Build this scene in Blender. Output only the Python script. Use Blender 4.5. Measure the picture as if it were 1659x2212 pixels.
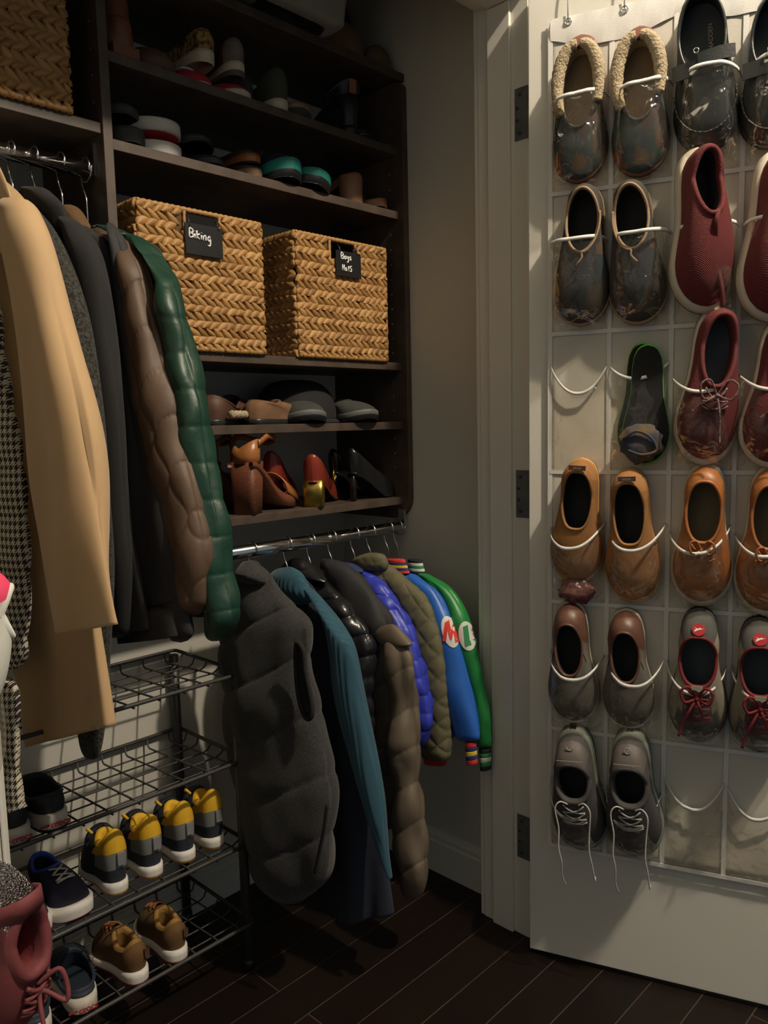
import bpy, math, random
import numpy as np
from mathutils import Vector, Matrix, noise
random.seed(7); rng=np.random.default_rng(7)
PI=math.pi
S=bpy.context.scene; COL=S.collection
for o in list(bpy.data.objects): bpy.data.objects.remove(o)

# ---------------------------------------------------------------- camera
F_PX=1712.55; YAW,PITCH,ROLL=0.80121432,0.1119241,-0.02233813
CAM=np.array([0.,0.,1.17])
def cam_axes():
    f=np.array([math.sin(YAW)*math.cos(PITCH),math.cos(YAW)*math.cos(PITCH),-math.sin(PITCH)])
    r=np.array([math.cos(YAW),-math.sin(YAW),0.]); u=np.cross(r,f)
    return r*math.cos(ROLL)+u*math.sin(ROLL), -r*math.sin(ROLL)+u*math.cos(ROLL), f
CR,CU,CF=cam_axes()
cd=bpy.data.cameras.new('camera'); cam=bpy.data.objects.new('camera',cd); COL.objects.link(cam)
cd.sensor_fit='HORIZONTAL'; cd.sensor_width=36; cd.lens=36*F_PX/1659; cd.clip_start=.02
cam.matrix_world=Matrix(((CR[0],CU[0],-CF[0],CAM[0]),(CR[1],CU[1],-CF[1],CAM[1]),(CR[2],CU[2],-CF[2],CAM[2]),(0,0,0,1)))
S.camera=cam
S.view_settings.view_transform='Standard'; S.view_settings.look='None'; S.view_settings.gamma=1
S.view_settings.use_curve_mapping=False
S.view_settings.exposure=0.0
# ---------------------------------------------------------------- light
w=bpy.data.worlds.new('world'); S.world=w; w.use_nodes=True
w.node_tree.nodes['Background'].inputs[0].default_value=(.80,.92,1,1); w.node_tree.nodes['Background'].inputs[1].default_value=.17
LAMP=(1.12,-0.50,3.15); LAMP_W=225; LAMP_R=.04
# where a traced point stands: on the plane axis=value
def ray(x,y): return CR*(x-829.5)/F_PX-CU*(y-1106)/F_PX+CF
def at(x,y,ax,val):
    d=ray(x,y); i='xyz'.index(ax); return CAM+d*(val-CAM[i])/d[i]
DA=np.array([1.37906,.91831,0.]); DD=np.array([.35357,-.93541,0.]); DN=np.array([.93541,.35357,0.])  # right door: hinge edge, along, away from viewer
def at_door(x,y,off=0.):
    r=ray(x,y); p=DA-DN*off; t=((p-CAM)@DN)/(r@DN); P=CAM+t*r; return (P-DA)@DD,P[2]
def door_pt(u,z,off=0.): return DA+DD*u-DN*off+np.array([0,0,z])

# ---------------------------------------------------------------- materials
def nodes(m): m.use_nodes=True; return m.node_tree.nodes,m.node_tree.links
def mat(name,col,rough=.6,metal=0,spec=.5,var=0.,vscale=30,bump=0,bscale=200,sheen=0,bdist=.001,coat=0,kind='noise',trans=0,vcol=None,bstretch=None):
    m=bpy.data.materials.new(name); n,l=nodes(m); b=n['Principled BSDF']
    b.inputs['Base Color'].default_value=(*col,1); b.inputs['Roughness'].default_value=rough; b.inputs['Metallic'].default_value=metal
    b.inputs['Specular IOR Level'].default_value=spec; b.inputs['Sheen Weight'].default_value=sheen; b.inputs['Coat Weight'].default_value=coat
    tc=n.new('ShaderNodeTexCoord')
    if var>0 or vcol:
        t=n.new('ShaderNodeTexNoise'); t.inputs['Scale'].default_value=vscale; t.inputs['Detail'].default_value=5
        l.new(tc.outputs['Object'],t.inputs['Vector'])
        mx=n.new('ShaderNodeMix'); mx.data_type='RGBA'
        c2=vcol if vcol else tuple(c*(1-var) for c in col)
        mx.inputs[6].default_value=(*col,1); mx.inputs[7].default_value=(*c2,1)
        r=n.new('ShaderNodeMapRange'); r.inputs[1].default_value=.38; r.inputs[2].default_value=.62
        l.new(t.outputs['Fac'],r.inputs[0]); l.new(r.outputs[0],mx.inputs[0]); l.new(mx.outputs[2],b.inputs['Base Color'])
    if bump>0:
        if kind=='wave':
            t=n.new('ShaderNodeTexWave'); t.inputs['Scale'].default_value=bscale; out=t.outputs['Fac']; t.bands_direction='DIAGONAL'
        elif kind=='voronoi':
            t=n.new('ShaderNodeTexVoronoi'); t.inputs['Scale'].default_value=bscale; out=t.outputs['Distance']
        else:
            t=n.new('ShaderNodeTexNoise'); t.inputs['Scale'].default_value=bscale; t.inputs['Detail'].default_value=4; out=t.outputs['Fac']
        if bstretch:
            mp=n.new('ShaderNodeMapping'); mp.inputs['Scale'].default_value=bstretch; l.new(tc.outputs['Object'],mp.inputs[0]); l.new(mp.outputs[0],t.inputs['Vector'])
        else: l.new(tc.outputs['Object'],t.inputs['Vector'])
        bp=n.new('ShaderNodeBump'); bp.inputs['Strength'].default_value=bump; bp.inputs['Distance'].default_value=bdist
        l.new(out,bp.inputs['Height']); l.new(bp.outputs[0],b.inputs['Normal'])
    return m
M_wall=mat('wall_paint',(.60,.58,.51),.75,bump=.15,bscale=300,bdist=.0005)
M_white=mat('trim_paint',(.70,.68,.61),.45,bump=.08,bscale=120,bdist=.0004)
M_espresso=mat('espresso_laminate',(.085,.060,.044),.5,var=.35,vscale=25,bump=.1,bscale=150)
M_chrome=mat('chrome',(.8,.8,.8),.12,metal=1)
M_wire=mat('hook_steel',(.75,.75,.75),.22,metal=1)
M_dkmetal=mat('dark_metal',(.045,.043,.042),.5,metal=.2,spec=.6)
M_hinge=mat('hinge_metal',(.13,.14,.14),.55,metal=.15,var=.3)
M_black=mat('black_plastic',(.012,.012,.013),.45)
M_whitepl=mat('white_ink',(.85,.85,.83),.6)
M_rubber_w=mat('white_rubber',(.70,.67,.62),.55,bump=.1,bscale=300)
M_cream=mat('cream_rubber',(.62,.54,.40),.6)
M_blackfab=mat('black_fabric',(.010,.010,.011),.9,bump=.3,bscale=900)
M_darkins=mat('dark_insole',(.016,.017,.018),.85,bump=.2,bscale=500)
M_gum=mat('gum_rubber',(.50,.27,.08),.6)

def wood_floor():
    m=bpy.data.materials.new('floor_planks'); n,l=nodes(m); b=n['Principled BSDF']; b.inputs['Roughness'].default_value=.42; b.inputs['Specular IOR Level'].default_value=.25
    g=n.new('ShaderNodeNewGeometry'); mp=n.new('ShaderNodeMapping'); mp.inputs['Location'].default_value=(0,-.033,0)
    l.new(g.outputs['Position'],mp.inputs[0])
    br=n.new('ShaderNodeTexBrick'); br.inputs['Scale'].default_value=1; br.inputs['Brick Width'].default_value=.93; br.inputs['Row Height'].default_value=.0925
    br.inputs['Mortar Size'].default_value=.0011; br.inputs['Mortar Smooth'].default_value=0; br.offset=.37
    br.inputs['Color1'].default_value=(.010,.0055,.0035,1); br.inputs['Color2'].default_value=(.006,.0036,.0026,1); br.inputs['Mortar'].default_value=(.055,.045,.032,1)
    l.new(mp.outputs[0],br.inputs[0])
    m2=n.new('ShaderNodeMapping'); m2.inputs['Scale'].default_value=(3,40,1); l.new(g.outputs['Position'],m2.inputs[0])
    t=n.new('ShaderNodeTexNoise'); t.inputs['Scale'].default_value=2; t.inputs['Detail'].default_value=6; l.new(m2.outputs[0],t.inputs[0])
    mx=n.new('ShaderNodeMix'); mx.data_type='RGBA'; mx.blend_type='MULTIPLY'; mx.inputs[0].default_value=.6
    l.new(br.outputs[0],mx.inputs[6]); l.new(t.outputs['Color'],mx.inputs[7])
    mu=n.new('ShaderNodeMix'); mu.data_type='RGBA'; mu.blend_type='MULTIPLY'; mu.inputs[0].default_value=1; mu.inputs[7].default_value=(1.6,1.6,1.6,1)
    l.new(mx.outputs[2],mu.inputs[6]); l.new(mu.outputs[2],b.inputs['Base Color'])
    bp=n.new('ShaderNodeBump'); bp.inputs['Strength'].default_value=.15; bp.inputs['Distance'].default_value=.001; l.new(t.outputs['Fac'],bp.inputs['Height']); l.new(bp.outputs[0],b.inputs['Normal'])
    return m
M_floor=wood_floor()
def clear(name,haze=.10,tint=(.95,.93,.88),gl=.18,rough=.10,bscale=26,bstr=1.,bdist=.014):
    m=bpy.data.materials.new(name); n,l=nodes(m); n.remove(n['Principled BSDF']); out=n['Material Output']
    tr=n.new('ShaderNodeBsdfTransparent'); tr.inputs[0].default_value=(*tint,1)
    di=n.new('ShaderNodeBsdfDiffuse'); di.inputs[0].default_value=(.8,.77,.7,1)
    g=n.new('ShaderNodeBsdfGlossy'); g.inputs['Roughness'].default_value=rough; g.inputs[0].default_value=(1,1,1,1)
    tc=n.new('ShaderNodeTexCoord'); t=n.new('ShaderNodeTexNoise'); t.inputs['Scale'].default_value=bscale; t.inputs['Detail'].default_value=2; t.inputs['Distortion'].default_value=.6
    l.new(tc.outputs['Object'],t.inputs[0]); bp=n.new('ShaderNodeBump'); bp.inputs['Strength'].default_value=bstr; bp.inputs['Distance'].default_value=bdist
    l.new(t.outputs['Fac'],bp.inputs['Height']); l.new(bp.outputs[0],g.inputs['Normal'])
    m1=n.new('ShaderNodeMixShader'); m1.inputs[0].default_value=haze; l.new(tr.outputs[0],m1.inputs[1]); l.new(di.outputs[0],m1.inputs[2])
    fr=n.new('ShaderNodeFresnel'); fr.inputs['IOR'].default_value=1.5; l.new(bp.outputs[0],fr.inputs['Normal'])
    mm=n.new('ShaderNodeMath'); mm.operation='MULTIPLY'; mm.inputs[1].default_value=gl*3; l.new(fr.outputs[0],mm.inputs[0])
    mn=n.new('ShaderNodeMath'); mn.operation='MINIMUM'; mn.inputs[1].default_value=.22; l.new(mm.outputs[0],mn.inputs[0]); mm=mn
    m2=n.new('ShaderNodeMixShader'); l.new(mm.outputs[0],m2.inputs[0]); l.new(m1.outputs[0],m2.inputs[1]); l.new(g.outputs[0],m2.inputs[2])
    l.new(m2.outputs[0],out.inputs[0]); return m
M_vinyl=clear('clear_vinyl',haze=.025)
M_tub=clear('clear_plastic_tub',haze=.30,tint=(.85,.88,.9),gl=.25,bstr=0)

# ---------------------------------------------------------------- object helpers
def V3(p): return np.array(p,float)
def link(o,parent=None):
    COL.objects.link(o)
    if parent: o.parent=parent
    return o
def thing(name,label,cat,loc=(0,0,0),group=None,mw=None):
    o=bpy.data.objects.new(name,None); o.empty_display_size=.03; COL.objects.link(o)
    if mw is not None: o.matrix_world=mw
    else: o.location=Vector([float(v) for v in loc])
    o['label']=label; o['category']=cat
    if group: o['group']=group
    return o
def tag(o,label,cat,group=None):
    o['label']=label; o['category']=cat
    if group: o['group']=group
    return o
def mesh(name,v,f,m,parent=None,smooth=True,world=False,origin=None,label=None):
    """world=True: vertices are world coordinates; they are rebased on the parent's or the given origin"""
    v=np.asarray(v,float)
    me=bpy.data.meshes.new(name)
    o=bpy.data.objects.new(name,me)
    if world:
        if origin is None:
            if parent is not None:
                p=parent; org=np.zeros(3)
                while p is not None: org=org+np.array(p.location); p=p.parent
                v=v-org
            else: origin=[*(v.min(0)[:2]+v.max(0)[:2])/2,v[:,2].min()]
        if parent is None: v=v-V3(origin); o.location=Vector([float(a) for a in origin])
    me.from_pydata(v.tolist(),[],[list(map(int,q)) for q in f]); me.update()
    if smooth: me.polygons.foreach_set('use_smooth',[True]*len(me.polygons))
    me.materials.append(m); link(o,parent)
    if label: o['label']=label
    return o
def struct(o): o['kind']='structure'; return o
BOXF=[(0,3,2,1),(4,5,6,7),(0,1,5,4),(1,2,6,5),(2,3,7,6),(3,0,4,7)]
def boxv(x0,y0,z0,x1,y1,z1): return [(x0,y0,z0),(x1,y0,z0),(x1,y1,z0),(x0,y1,z0),(x0,y0,z1),(x1,y0,z1),(x1,y1,z1),(x0,y1,z1)]
class MB:
    def __init__(s): s.v=[]; s.f=[]
    def add(s,v,f):
        k=len(s.v); s.v+= [tuple(map(float,p)) for p in v]; s.f+=[tuple(i+k for i in q) for q in f]; return s
    def box(s,*a): return s.add(boxv(*a),BOXF)
    def tube(s,pts,r,n=8,closed=False,caps=True):
        pts=[V3(p) for p in pts]; m=len(pts); rs=r if hasattr(r,'__len__') else [r]*m
        up=None; V=[]
        for i,p in enumerate(pts):
            a=pts[(i-1)%m] if closed or i>0 else p; b=pts[(i+1)%m] if closed or i<m-1 else p
            t=b-a; t/=np.linalg.norm(t)+1e-12
            if up is None:
                up=np.array([0,0,1.]) if abs(t[2])<.9 else np.array([1.,0,0])
            up=up-t*(up@t); up/=np.linalg.norm(up)+1e-12; s2=np.cross(t,up)
            for k in range(n):
                c=2*PI*k/n; V.append(p+rs[i]*(math.cos(c)*up+math.sin(c)*s2))
        Fq=[]
        for i in range(m if closed else m-1):
            for k in range(n):
                a=i*n+k; b=i*n+(k+1)%n; c=((i+1)%m)*n+(k+1)%n; d=((i+1)%m)*n+k; Fq.append((a,b,c,d))
        if caps and not closed: Fq.append(tuple(range(n))[::-1]); Fq.append(tuple(range((m-1)*n,m*n)))
        return s.add(V,Fq)
    def build(s,name,m,parent=None,smooth=True,world=False,origin=None,label=None): return mesh(name,s.v,s.f,m,parent,smooth,world,origin,label)
def bevel(o,w=.002,seg=2):
    b=o.modifiers.new('bevel','BEVEL'); b.width=w; b.segments=seg; b.limit_method='ANGLE'; return o
def box(name,x0,y0,z0,x1,y1,z1,m,parent=None,bev=0,world=True,origin=None):
    o=MB().box(min(x0,x1),min(y0,y1),min(z0,z1),max(x0,x1),max(y0,y1),max(z0,z1)).build(name,m,parent,False,world,origin)
    if bev: bevel(o,bev)
    return o
def spline(P,n,closed=False):
    """Catmull-Rom through the rows of P, n samples"""
    P=np.asarray(P,float); m=len(P)
    if m==2: return P[0]+(P[1]-P[0])*np.linspace(0,1,n)[:,None]
    out=[]
    for u in np.linspace(0,m if closed else m-1,n,endpoint=not closed):
        i=int(min(math.floor(u),(m if closed else m-1)-1)); t=u-i
        g=(lambda k:P[k%m]) if closed else (lambda k:P[k] if 0<=k<m else (2*P[0]-P[1] if k<0 else 2*P[m-1]-P[m-2]))
        p0,p1,p2,p3=g(i-1),g(i),g(i+1),g(i+2)
        out.append(.5*((2*p1)+(-p0+p2)*t+(2*p0-5*p1+4*p2-p3)*t*t+(-p0+3*p1-3*p2+p3)*t**3))
    return np.array(out)
def text_mesh(body,size,extrude,m,parent,M4,name='lettering',shear=0,spacing=1,bold=0):
    cu=bpy.data.curves.new(name,'FONT'); cu.body=body; cu.size=size; cu.extrude=extrude; cu.align_x='CENTER'; cu.align_y='CENTER'; cu.shear=shear; cu.space_character=spacing; cu.offset=bold
    to=bpy.data.objects.new('tmp',cu); COL.objects.link(to)
    dg=bpy.context.evaluated_depsgraph_get(); me=bpy.data.meshes.new_from_object(to.evaluated_get(dg))
    bpy.data.objects.remove(to); bpy.data.curves.remove(cu)
    me.name=name; me.materials.clear(); me.materials.append(m)
    o=bpy.data.objects.new(name,me); link(o,parent); o.matrix_local=M4; return o
def frame4(o,x,y,z):
    return Matrix(((x[0],y[0],z[0],o[0]),(x[1],y[1],z[1],o[1]),(x[2],y[2],z[2],o[2]),(0,0,0,1)))
def nz(v): v=V3(v); return v/np.linalg.norm(v)
# ================================================================ THE ROOM
XR,YB,YF=1.50,1.611,1.363     # right wall, back wall, shelf fronts
XL=.20; YD0,YD1=.9475,1.073   # left wall; doorway wall front / back
JX0,JX1=.272,1.4213; HEAD=2.02
struct(box('floor',-2.2,-2.4,-.03,3.2,1.70,0,M_floor))
struct(box('wall_back',XL-.1,YB,0,XR+.1,YB+.08,3.24,M_wall))
struct(box('wall_right',XR,YD1-.01,0,XR+.08,YB,3.24,M_wall))
struct(box('wall_left',XL-.08,YD1-.01,0,XL,YB,3.24,M_wall))
struct(box('ceiling',-2.2,-2.4,3.24,3.2,1.70,3.30,M_wall))
o=MB(); o.box(JX1+.018,YD0+.0,0,3.2,YD1,3.24).box(-2.2,YD0,0,JX0-.018,YD1,3.24).box(JX0-.018,YD0,HEAD+.018,JX1+.018,YD1,3.24)
struct(o.build('wall_front',M_wall,None,False,True))
def prism(pts,ax,a,b):
    """extrude a polygon of 2-D points along an axis"""
    def mk(p,c): return (c,p[0],p[1]) if ax==0 else ((p[0],c,p[1]) if ax==1 else (p[0],p[1],c))
    n=len(pts); v=[mk(p,a) for p in pts]+[mk(p,b) for p in pts]
    return v,[tuple(range(n)),tuple(range(n,2*n))[::-1]]+[(i,i+n,(i+1)%n+n,(i+1)%n) for i in range(n)]
# baseboards with a moulded top
def baseb(name,p,q,nx,ny):
    prof=[(0,0),(.016,0),(.016,.083),(.013,.088),(.013,.098),(.009,.104),(.006,.112),(0,.112)]
    m=MB(); v=[]
    for e in (p,q):
        for a,z in prof: v.append((e[0]+nx*a,e[1]+ny*a,z))
    k=len(prof); m.add(v,[tuple(range(k)),tuple(range(k,2*k))[::-1]]+[(i,(i+1)%k,(i+1)%k+k,i+k) for i in range(k)])
    struct(m.build(name,M_white,None,False,True))
baseb('baseboard_right',(XR,YD1),(XR,YB),-1,0); baseb('baseboard_back',(XL,YB),(XR,YB),0,-1); baseb('baseboard_left',(XL,YD1),(XL,YB),1,0)
# door frame: casing on the closet side, jamb, stop
def jamb(name,s,x):
    m=MB()
    def bx(a,b,y0,y1,z1): 
        X0,X1=sorted((x-s*a,x-s*b)); m.box(X0,y0,0,X1,y1,z1)
    bx(0,-.018,YD0,YD1,HEAD+.018)               # jamb board
    bx(.008,0,YD0+.040,YD1-.030,HEAD-.008)       # stop
    bx(-.002,-.018,YD1,YD1+.012,HEAD+.05)
    bx(-.018,-.075,YD0-.016,YD0,HEAD+.075)
    bx(-.006,-.018,YD0-.012,YD0,HEAD+.06)
    bx(-.010,-.075,YD1,YD1+.016,HEAD+.075)
    o=m.build(name,M_white,None,False,True); bevel(o,.0015); struct(o); return o
jamb('trim_1',1,JX1); jamb('trim_2',-1,JX0)
m=MB(); m.box(JX0,YD0,HEAD,JX1,YD1,HEAD+.018); m.box(JX0+.008,YD0+.040,HEAD-.008,JX1-.008,YD1-.030,HEAD)
m.box(JX0-.075,YD0-.016,HEAD+.018,JX1+.075,YD0,HEAD+.075); m.box(JX0-.075,YD1,HEAD+.010,JX1+.075,YD1+.016,HEAD+.075)
o=m.build('trim_3',M_white,None,False,True); bevel(o,.0015); struct(o)
# doors (thing local frame = world axes)
def door(name,A,D,N,W):
    t=bpy.data.objects.new(name,None); COL.objects.link(t); t.location=(A[0],A[1],.012); t['kind']='structure'
    c=[A,A+D*W,A+D*W+N*.035,A+N*.035]; v=[(p[0],p[1],z) for z in (.012,2.012) for p in c]
    f=BOXF if np.cross(D,N)[2]>0 else [q[::-1] for q in BOXF]
    o=mesh('door_panel',v,f,M_white,t,False,True); bevel(o,.0015); return t
DW=.545
d1=door('door_1',DA,DD,DN,DW)
LA=np.array([.316,.918,0.]); LD=np.array([-.6,-.8,0.]); LN=np.array([-.8,.6,0.])
d2=door('door_2',LA,LD,LN,DW)
# hinges: leaf on the jamb, knuckle, screws
for z in (1.788,1.012,.237):
    h=thing('door_hinge',{1.788:'grey steel hinge at the top of the right door jamb',1.012:'grey steel hinge at the middle of the right door jamb',.237:'dark steel hinge near the floor on the right door jamb'}[z],'hinge',(JX1,YD0,z-.051),group='hinges of the right door')
    o=box('leaf',JX1-.0015,YD0-.002,z-.051,JX1+.001,YD0+.031,z+.051,M_hinge,h)
    MB().tube([(JX1+.003,YD0-.007,z-.051),(JX1+.003,YD0-.007,z+.051)],.0055,12).build('knuckle',M_hinge,h,True,True)
    for k in (-.037,-.012,.012,.037):
        MB().tube([(JX1-.0028,YD0+.018+(.006 if abs(k)<.02 else 0),z+k),(JX1,YD0+.018+(.006 if abs(k)<.02 else 0),z+k)],.0036,10).build('screw',M_dkmetal,h,True,True)

# ================================================================ BUILT-IN SHELVING
unit=thing('closet_shelving','built-in dark brown closet shelving full of shoes and baskets','shelving',(1.1,YF,.925))
def arcpts(cx,cz,r,a0,a1,n=8): return [(cx+r*math.cos(a),cz+r*math.sin(a)) for a in np.linspace(a0,a1,n)]
prof=[(YB,.925)]+arcpts(1.346+.055,.925+.055,.055,-PI/2,-PI,10)[::1]+arcpts(1.346+.02,1.985-.02,.02,PI,PI/2,6)+[(YB,1.985)]
v,f=prism(prof,0,1.482,1.4995); o=mesh('side_panel',v,f,M_espresso,unit,False,True); bevel(o,.001)
prof=[(YB,.925)]+arcpts(1.356+.055,.925+.055,.055,-PI/2,-PI,10)+[(1.356,2.42),(YB,2.42)]
v,f=prism(prof,0,.714,.732); o=mesh('side_panel',v,f,M_espresso,unit,False,True); bevel(o,.001)
def shelf(x0,x1,z,th=.0185,y0=YF): box('shelf',x0,y0,z-th,x1,YB,z,M_espresso,unit,.001)
for z in (1.833,1.683,1.318,1.172,.982): shelf(.732,1.482,z)
shelf(.732,XR,2.005,.0185,YF-.01); shelf(XL,.714,1.705)
M_hole=mat('pin_hole_wear',(.22,.20,.17),.5)
for k in range(24):
    z=1.02+k*.036
    MB().tube([(1.4815,1.392,z),(1.4822,1.392,z)],.0024,8).build('pin_hole',M_hole,unit,True,True)
for k in range(7):
    z=1.70+k*.045; MB().tube([(.7135,1.385,z),(.7142,1.385,z)],.0022,8).build('pin_hole',M_hole,unit,True,True)
def rod(label,y,z,x0,x1,flip):
    t=thing('closet_rod',label,'rod',(x0,y,z-.0155))
    MB().tube([(x0,y,z),(x1-.006,y,z)],.0145,24).build('pole',M_chrome,t,True,True)
    xe=x1
    m=MB(); m.box(xe-.004,y-.010,z-.012,xe,y+.010,z+.045)
    m.build('bracket',M_chrome,t,False,True)
    MB().tube([(xe-.014,y+.021*math.cos(a),z+.021*math.sin(a)) for a in np.linspace(-PI-.2,.2,14)],.0022,6).build('cradle',M_chrome,t,True,True)
rod('chrome hanging rod under the upper left shelf, holding coats',1.40,1.632,XL,.714,0)
rod('chrome hanging rod under the lowest shelf, holding jackets and a vest',1.37,.905,.732,1.482,0)

# ================================================================ WIRE RACK
rack=thing('wire_shoe_rack','black four-tier wire shoe rack standing on the floor below the coats','shoe rack',(.6,1.47,0))
RX0,RX1,RY0,RY1=.23,.945,1.335,1.60
TIER=(.657,.470,.283,.102)
for x in (RX0+.012,RX1-.012):
    for y in (RY0+.010,RY1-.012):
        MB().tube([(x,y,.012),(x,y,.652)],.0105,14).build('post',M_dkmetal,rack,True,True)
        MB().tube([(x,y,0),(x,y,.02)],.0125,14).build('foot_cap',M_black,rack,True,True)
for zi,z in enumerate(TIER):
    m=MB(); h=.036
    r=.012
    loop=[]
    for (cx,cy,a0) in ((RX1-r,RY1-r,0),(RX0+r,RY1-r,PI/2),(RX0+r,RY0+r,PI),(RX1-r,RY0+r,1.5*PI)):
        for a in np.linspace(a0,a0+PI/2,5): loop.append((cx+r*math.cos(a),cy+r*math.sin(a)))
    zr=z+.001
    # the rail rises at the back and ends
    pts=[]
    for (x,y) in loop: pts.append((x,y,zr))
    m.tube(pts,.0042,8,closed=True)
    zg=z-.020; zf=z-.0055
    n=12
    for k in range(n+1):
        x=RX0+.03+(RX1-RX0-.06)*k/n
        m.tube([(x,RY1-.003,zr-.002),(x,RY1-.006,zg+.004),(x,RY1-.012,zg),(x,RY0+.030,zf),(x,RY0-.001,zf)],.0020,6)
    for k in range(5):
        y=RY0+.035+(RY1-RY0-.07)*k/4; zq=zf+(zg-zf)*max(0,(y-RY0-.03)/(RY1-RY0-.042))-.0005
        m.tube([(RX0+.002,y,zr-.002),(RX0+.008,y,zq+.002),(RX0+.02,y,zq-.003),(RX1-.02,y,zq-.003),(RX1-.008,y,zq+.002),(RX1-.002,y,zr-.002)],.0020,6)
    m.build('wire_shelf',M_dkmetal,rack,True,True)

# ================================================================ WOVEN BASKETS
def straw():
    m=bpy.data.materials.new('water_hyacinth'); n,l=nodes(m); b=n['Principled BSDF']; b.inputs['Roughness'].default_value=.55
    a=n.new('ShaderNodeAttribute'); a.attribute_name='tone'
    tc=n.new('ShaderNodeTexCoord'); t=n.new('ShaderNodeTexNoise'); t.inputs['Scale'].default_value=260; t.inputs['Detail'].default_value=3; l.new(tc.outputs['Object'],t.inputs[0])
    r=n.new('ShaderNodeValToRGB'); r.color_ramp.elements[0].color=(.19,.085,.024,1); r.color_ramp.elements[1].color=(.50,.285,.10,1)
    e=r.color_ramp.elements.new(.5); e.color=(.36,.19,.060,1)
    ad=n.new('ShaderNodeMath'); ad.operation='MULTIPLY_ADD'; ad.inputs[1].default_value=.5; l.new(t.outputs['Fac'],ad.inputs[0])
    s2=n.new('ShaderNodeMath'); s2.operation='MULTIPLY_ADD'; s2.inputs[1].default_value=.75; s2.inputs[2].default_value=-.12; l.new(a.outputs['Fac'],s2.inputs[0]); l.new(s2.outputs[0],ad.inputs[2])
    l.new(ad.outputs[0],r.inputs[0]); l.new(r.outputs[0],b.inputs['Base Color'])
    bp=n.new('ShaderNodeBump'); bp.inputs['Strength'].default_value=.35; bp.inputs['Distance'].default_value=.0012; l.new(t.outputs['Fac'],bp.inputs['Height']); l.new(bp.outputs[0],b.inputs['Normal'])
    return m
M_straw=straw(); M_strawdark=mat('straw_core',(.10,.055,.022),.9)
def leaves(W,H,hole=None):
    """braided rows over a W x H rectangle in the x-z plane, bulging to -y; returns verts, faces, tone"""
    vs=[];fs=[];tn=[]
    rows=int(round(H/.0149)); rp=H/rows; pit=.0192
    for r in range(rows):
        z0=(r+.5)*rp; sl=1 if r%2 else -1; k0=-1
        nx=int(W/pit)+3
        drift=.004*math.sin(r*1.3)
        for i in range(nx):
            x0=(i-.5)*pit+(0 if r%2 else pit*.15)+drift+rng.normal(0,.0010)
            L=.0188+rng.normal(0,.0014); wd=.0088+rng.normal(0,.0007); ang=sl*(.50+rng.normal(0,.07)); zz=z0+rng.normal(0,.0005)
            if x0<-.006 or x0>W+.008: continue
            if hole and hole[0]-.009<x0<hole[1]+.009 and zz>hole[2]-.002: continue
            ca,sa=math.cos(ang),math.sin(ang); base=len(vs); tone=float(np.clip(rng.normal(.5,.22),0,1))
            st=7
            for a in range(st):
                q=a/(st-1); u=(q-.5)*2*L*.95; ww=wd*(math.sin(PI*(q*.94+.03))**.75)*(1.15-.3*q); lift=.0038+.0028*(1-2*q)
                dz=.002*sl*math.sin(PI*q)
                for bb in range(5):
                    s=(bb/4-.5)*2
                    xx=u; z2=s*ww+dz; y=-(lift+.0038*math.sqrt(max(0,1-s*s))*(math.sin(PI*(q*.9+.05))**.5)) if abs(s)<1 else -.001
                    X=x0+xx*ca-z2*sa; Z=zz+xx*sa+z2*ca
                    vs.append((min(max(X,-.003),W+.003),y,min(max(Z,0),H))); tn.append(tone)
            for a in range(st-1):
                for bb in range(4): p=base+a*5+bb; fs.append((p,p+1,p+6,p+5))
    return vs,fs,tn
def rope(pts,r,n=8,tw=90):
    """rope-like border: a tube whose section is twisted lobes"""
    P=spline(pts,max(12,int(sum(np.linalg.norm(V3(b)-V3(a)) for a,b in zip(pts,pts[1:]))/.004))); m=MB()
    d=np.r_[0,np.cumsum(np.linalg.norm(np.diff(P,axis=0),axis=1))]
    m.tube(P,[r*(1+.22*math.sin(x*tw*7)) for x in d],n); return m
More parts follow.
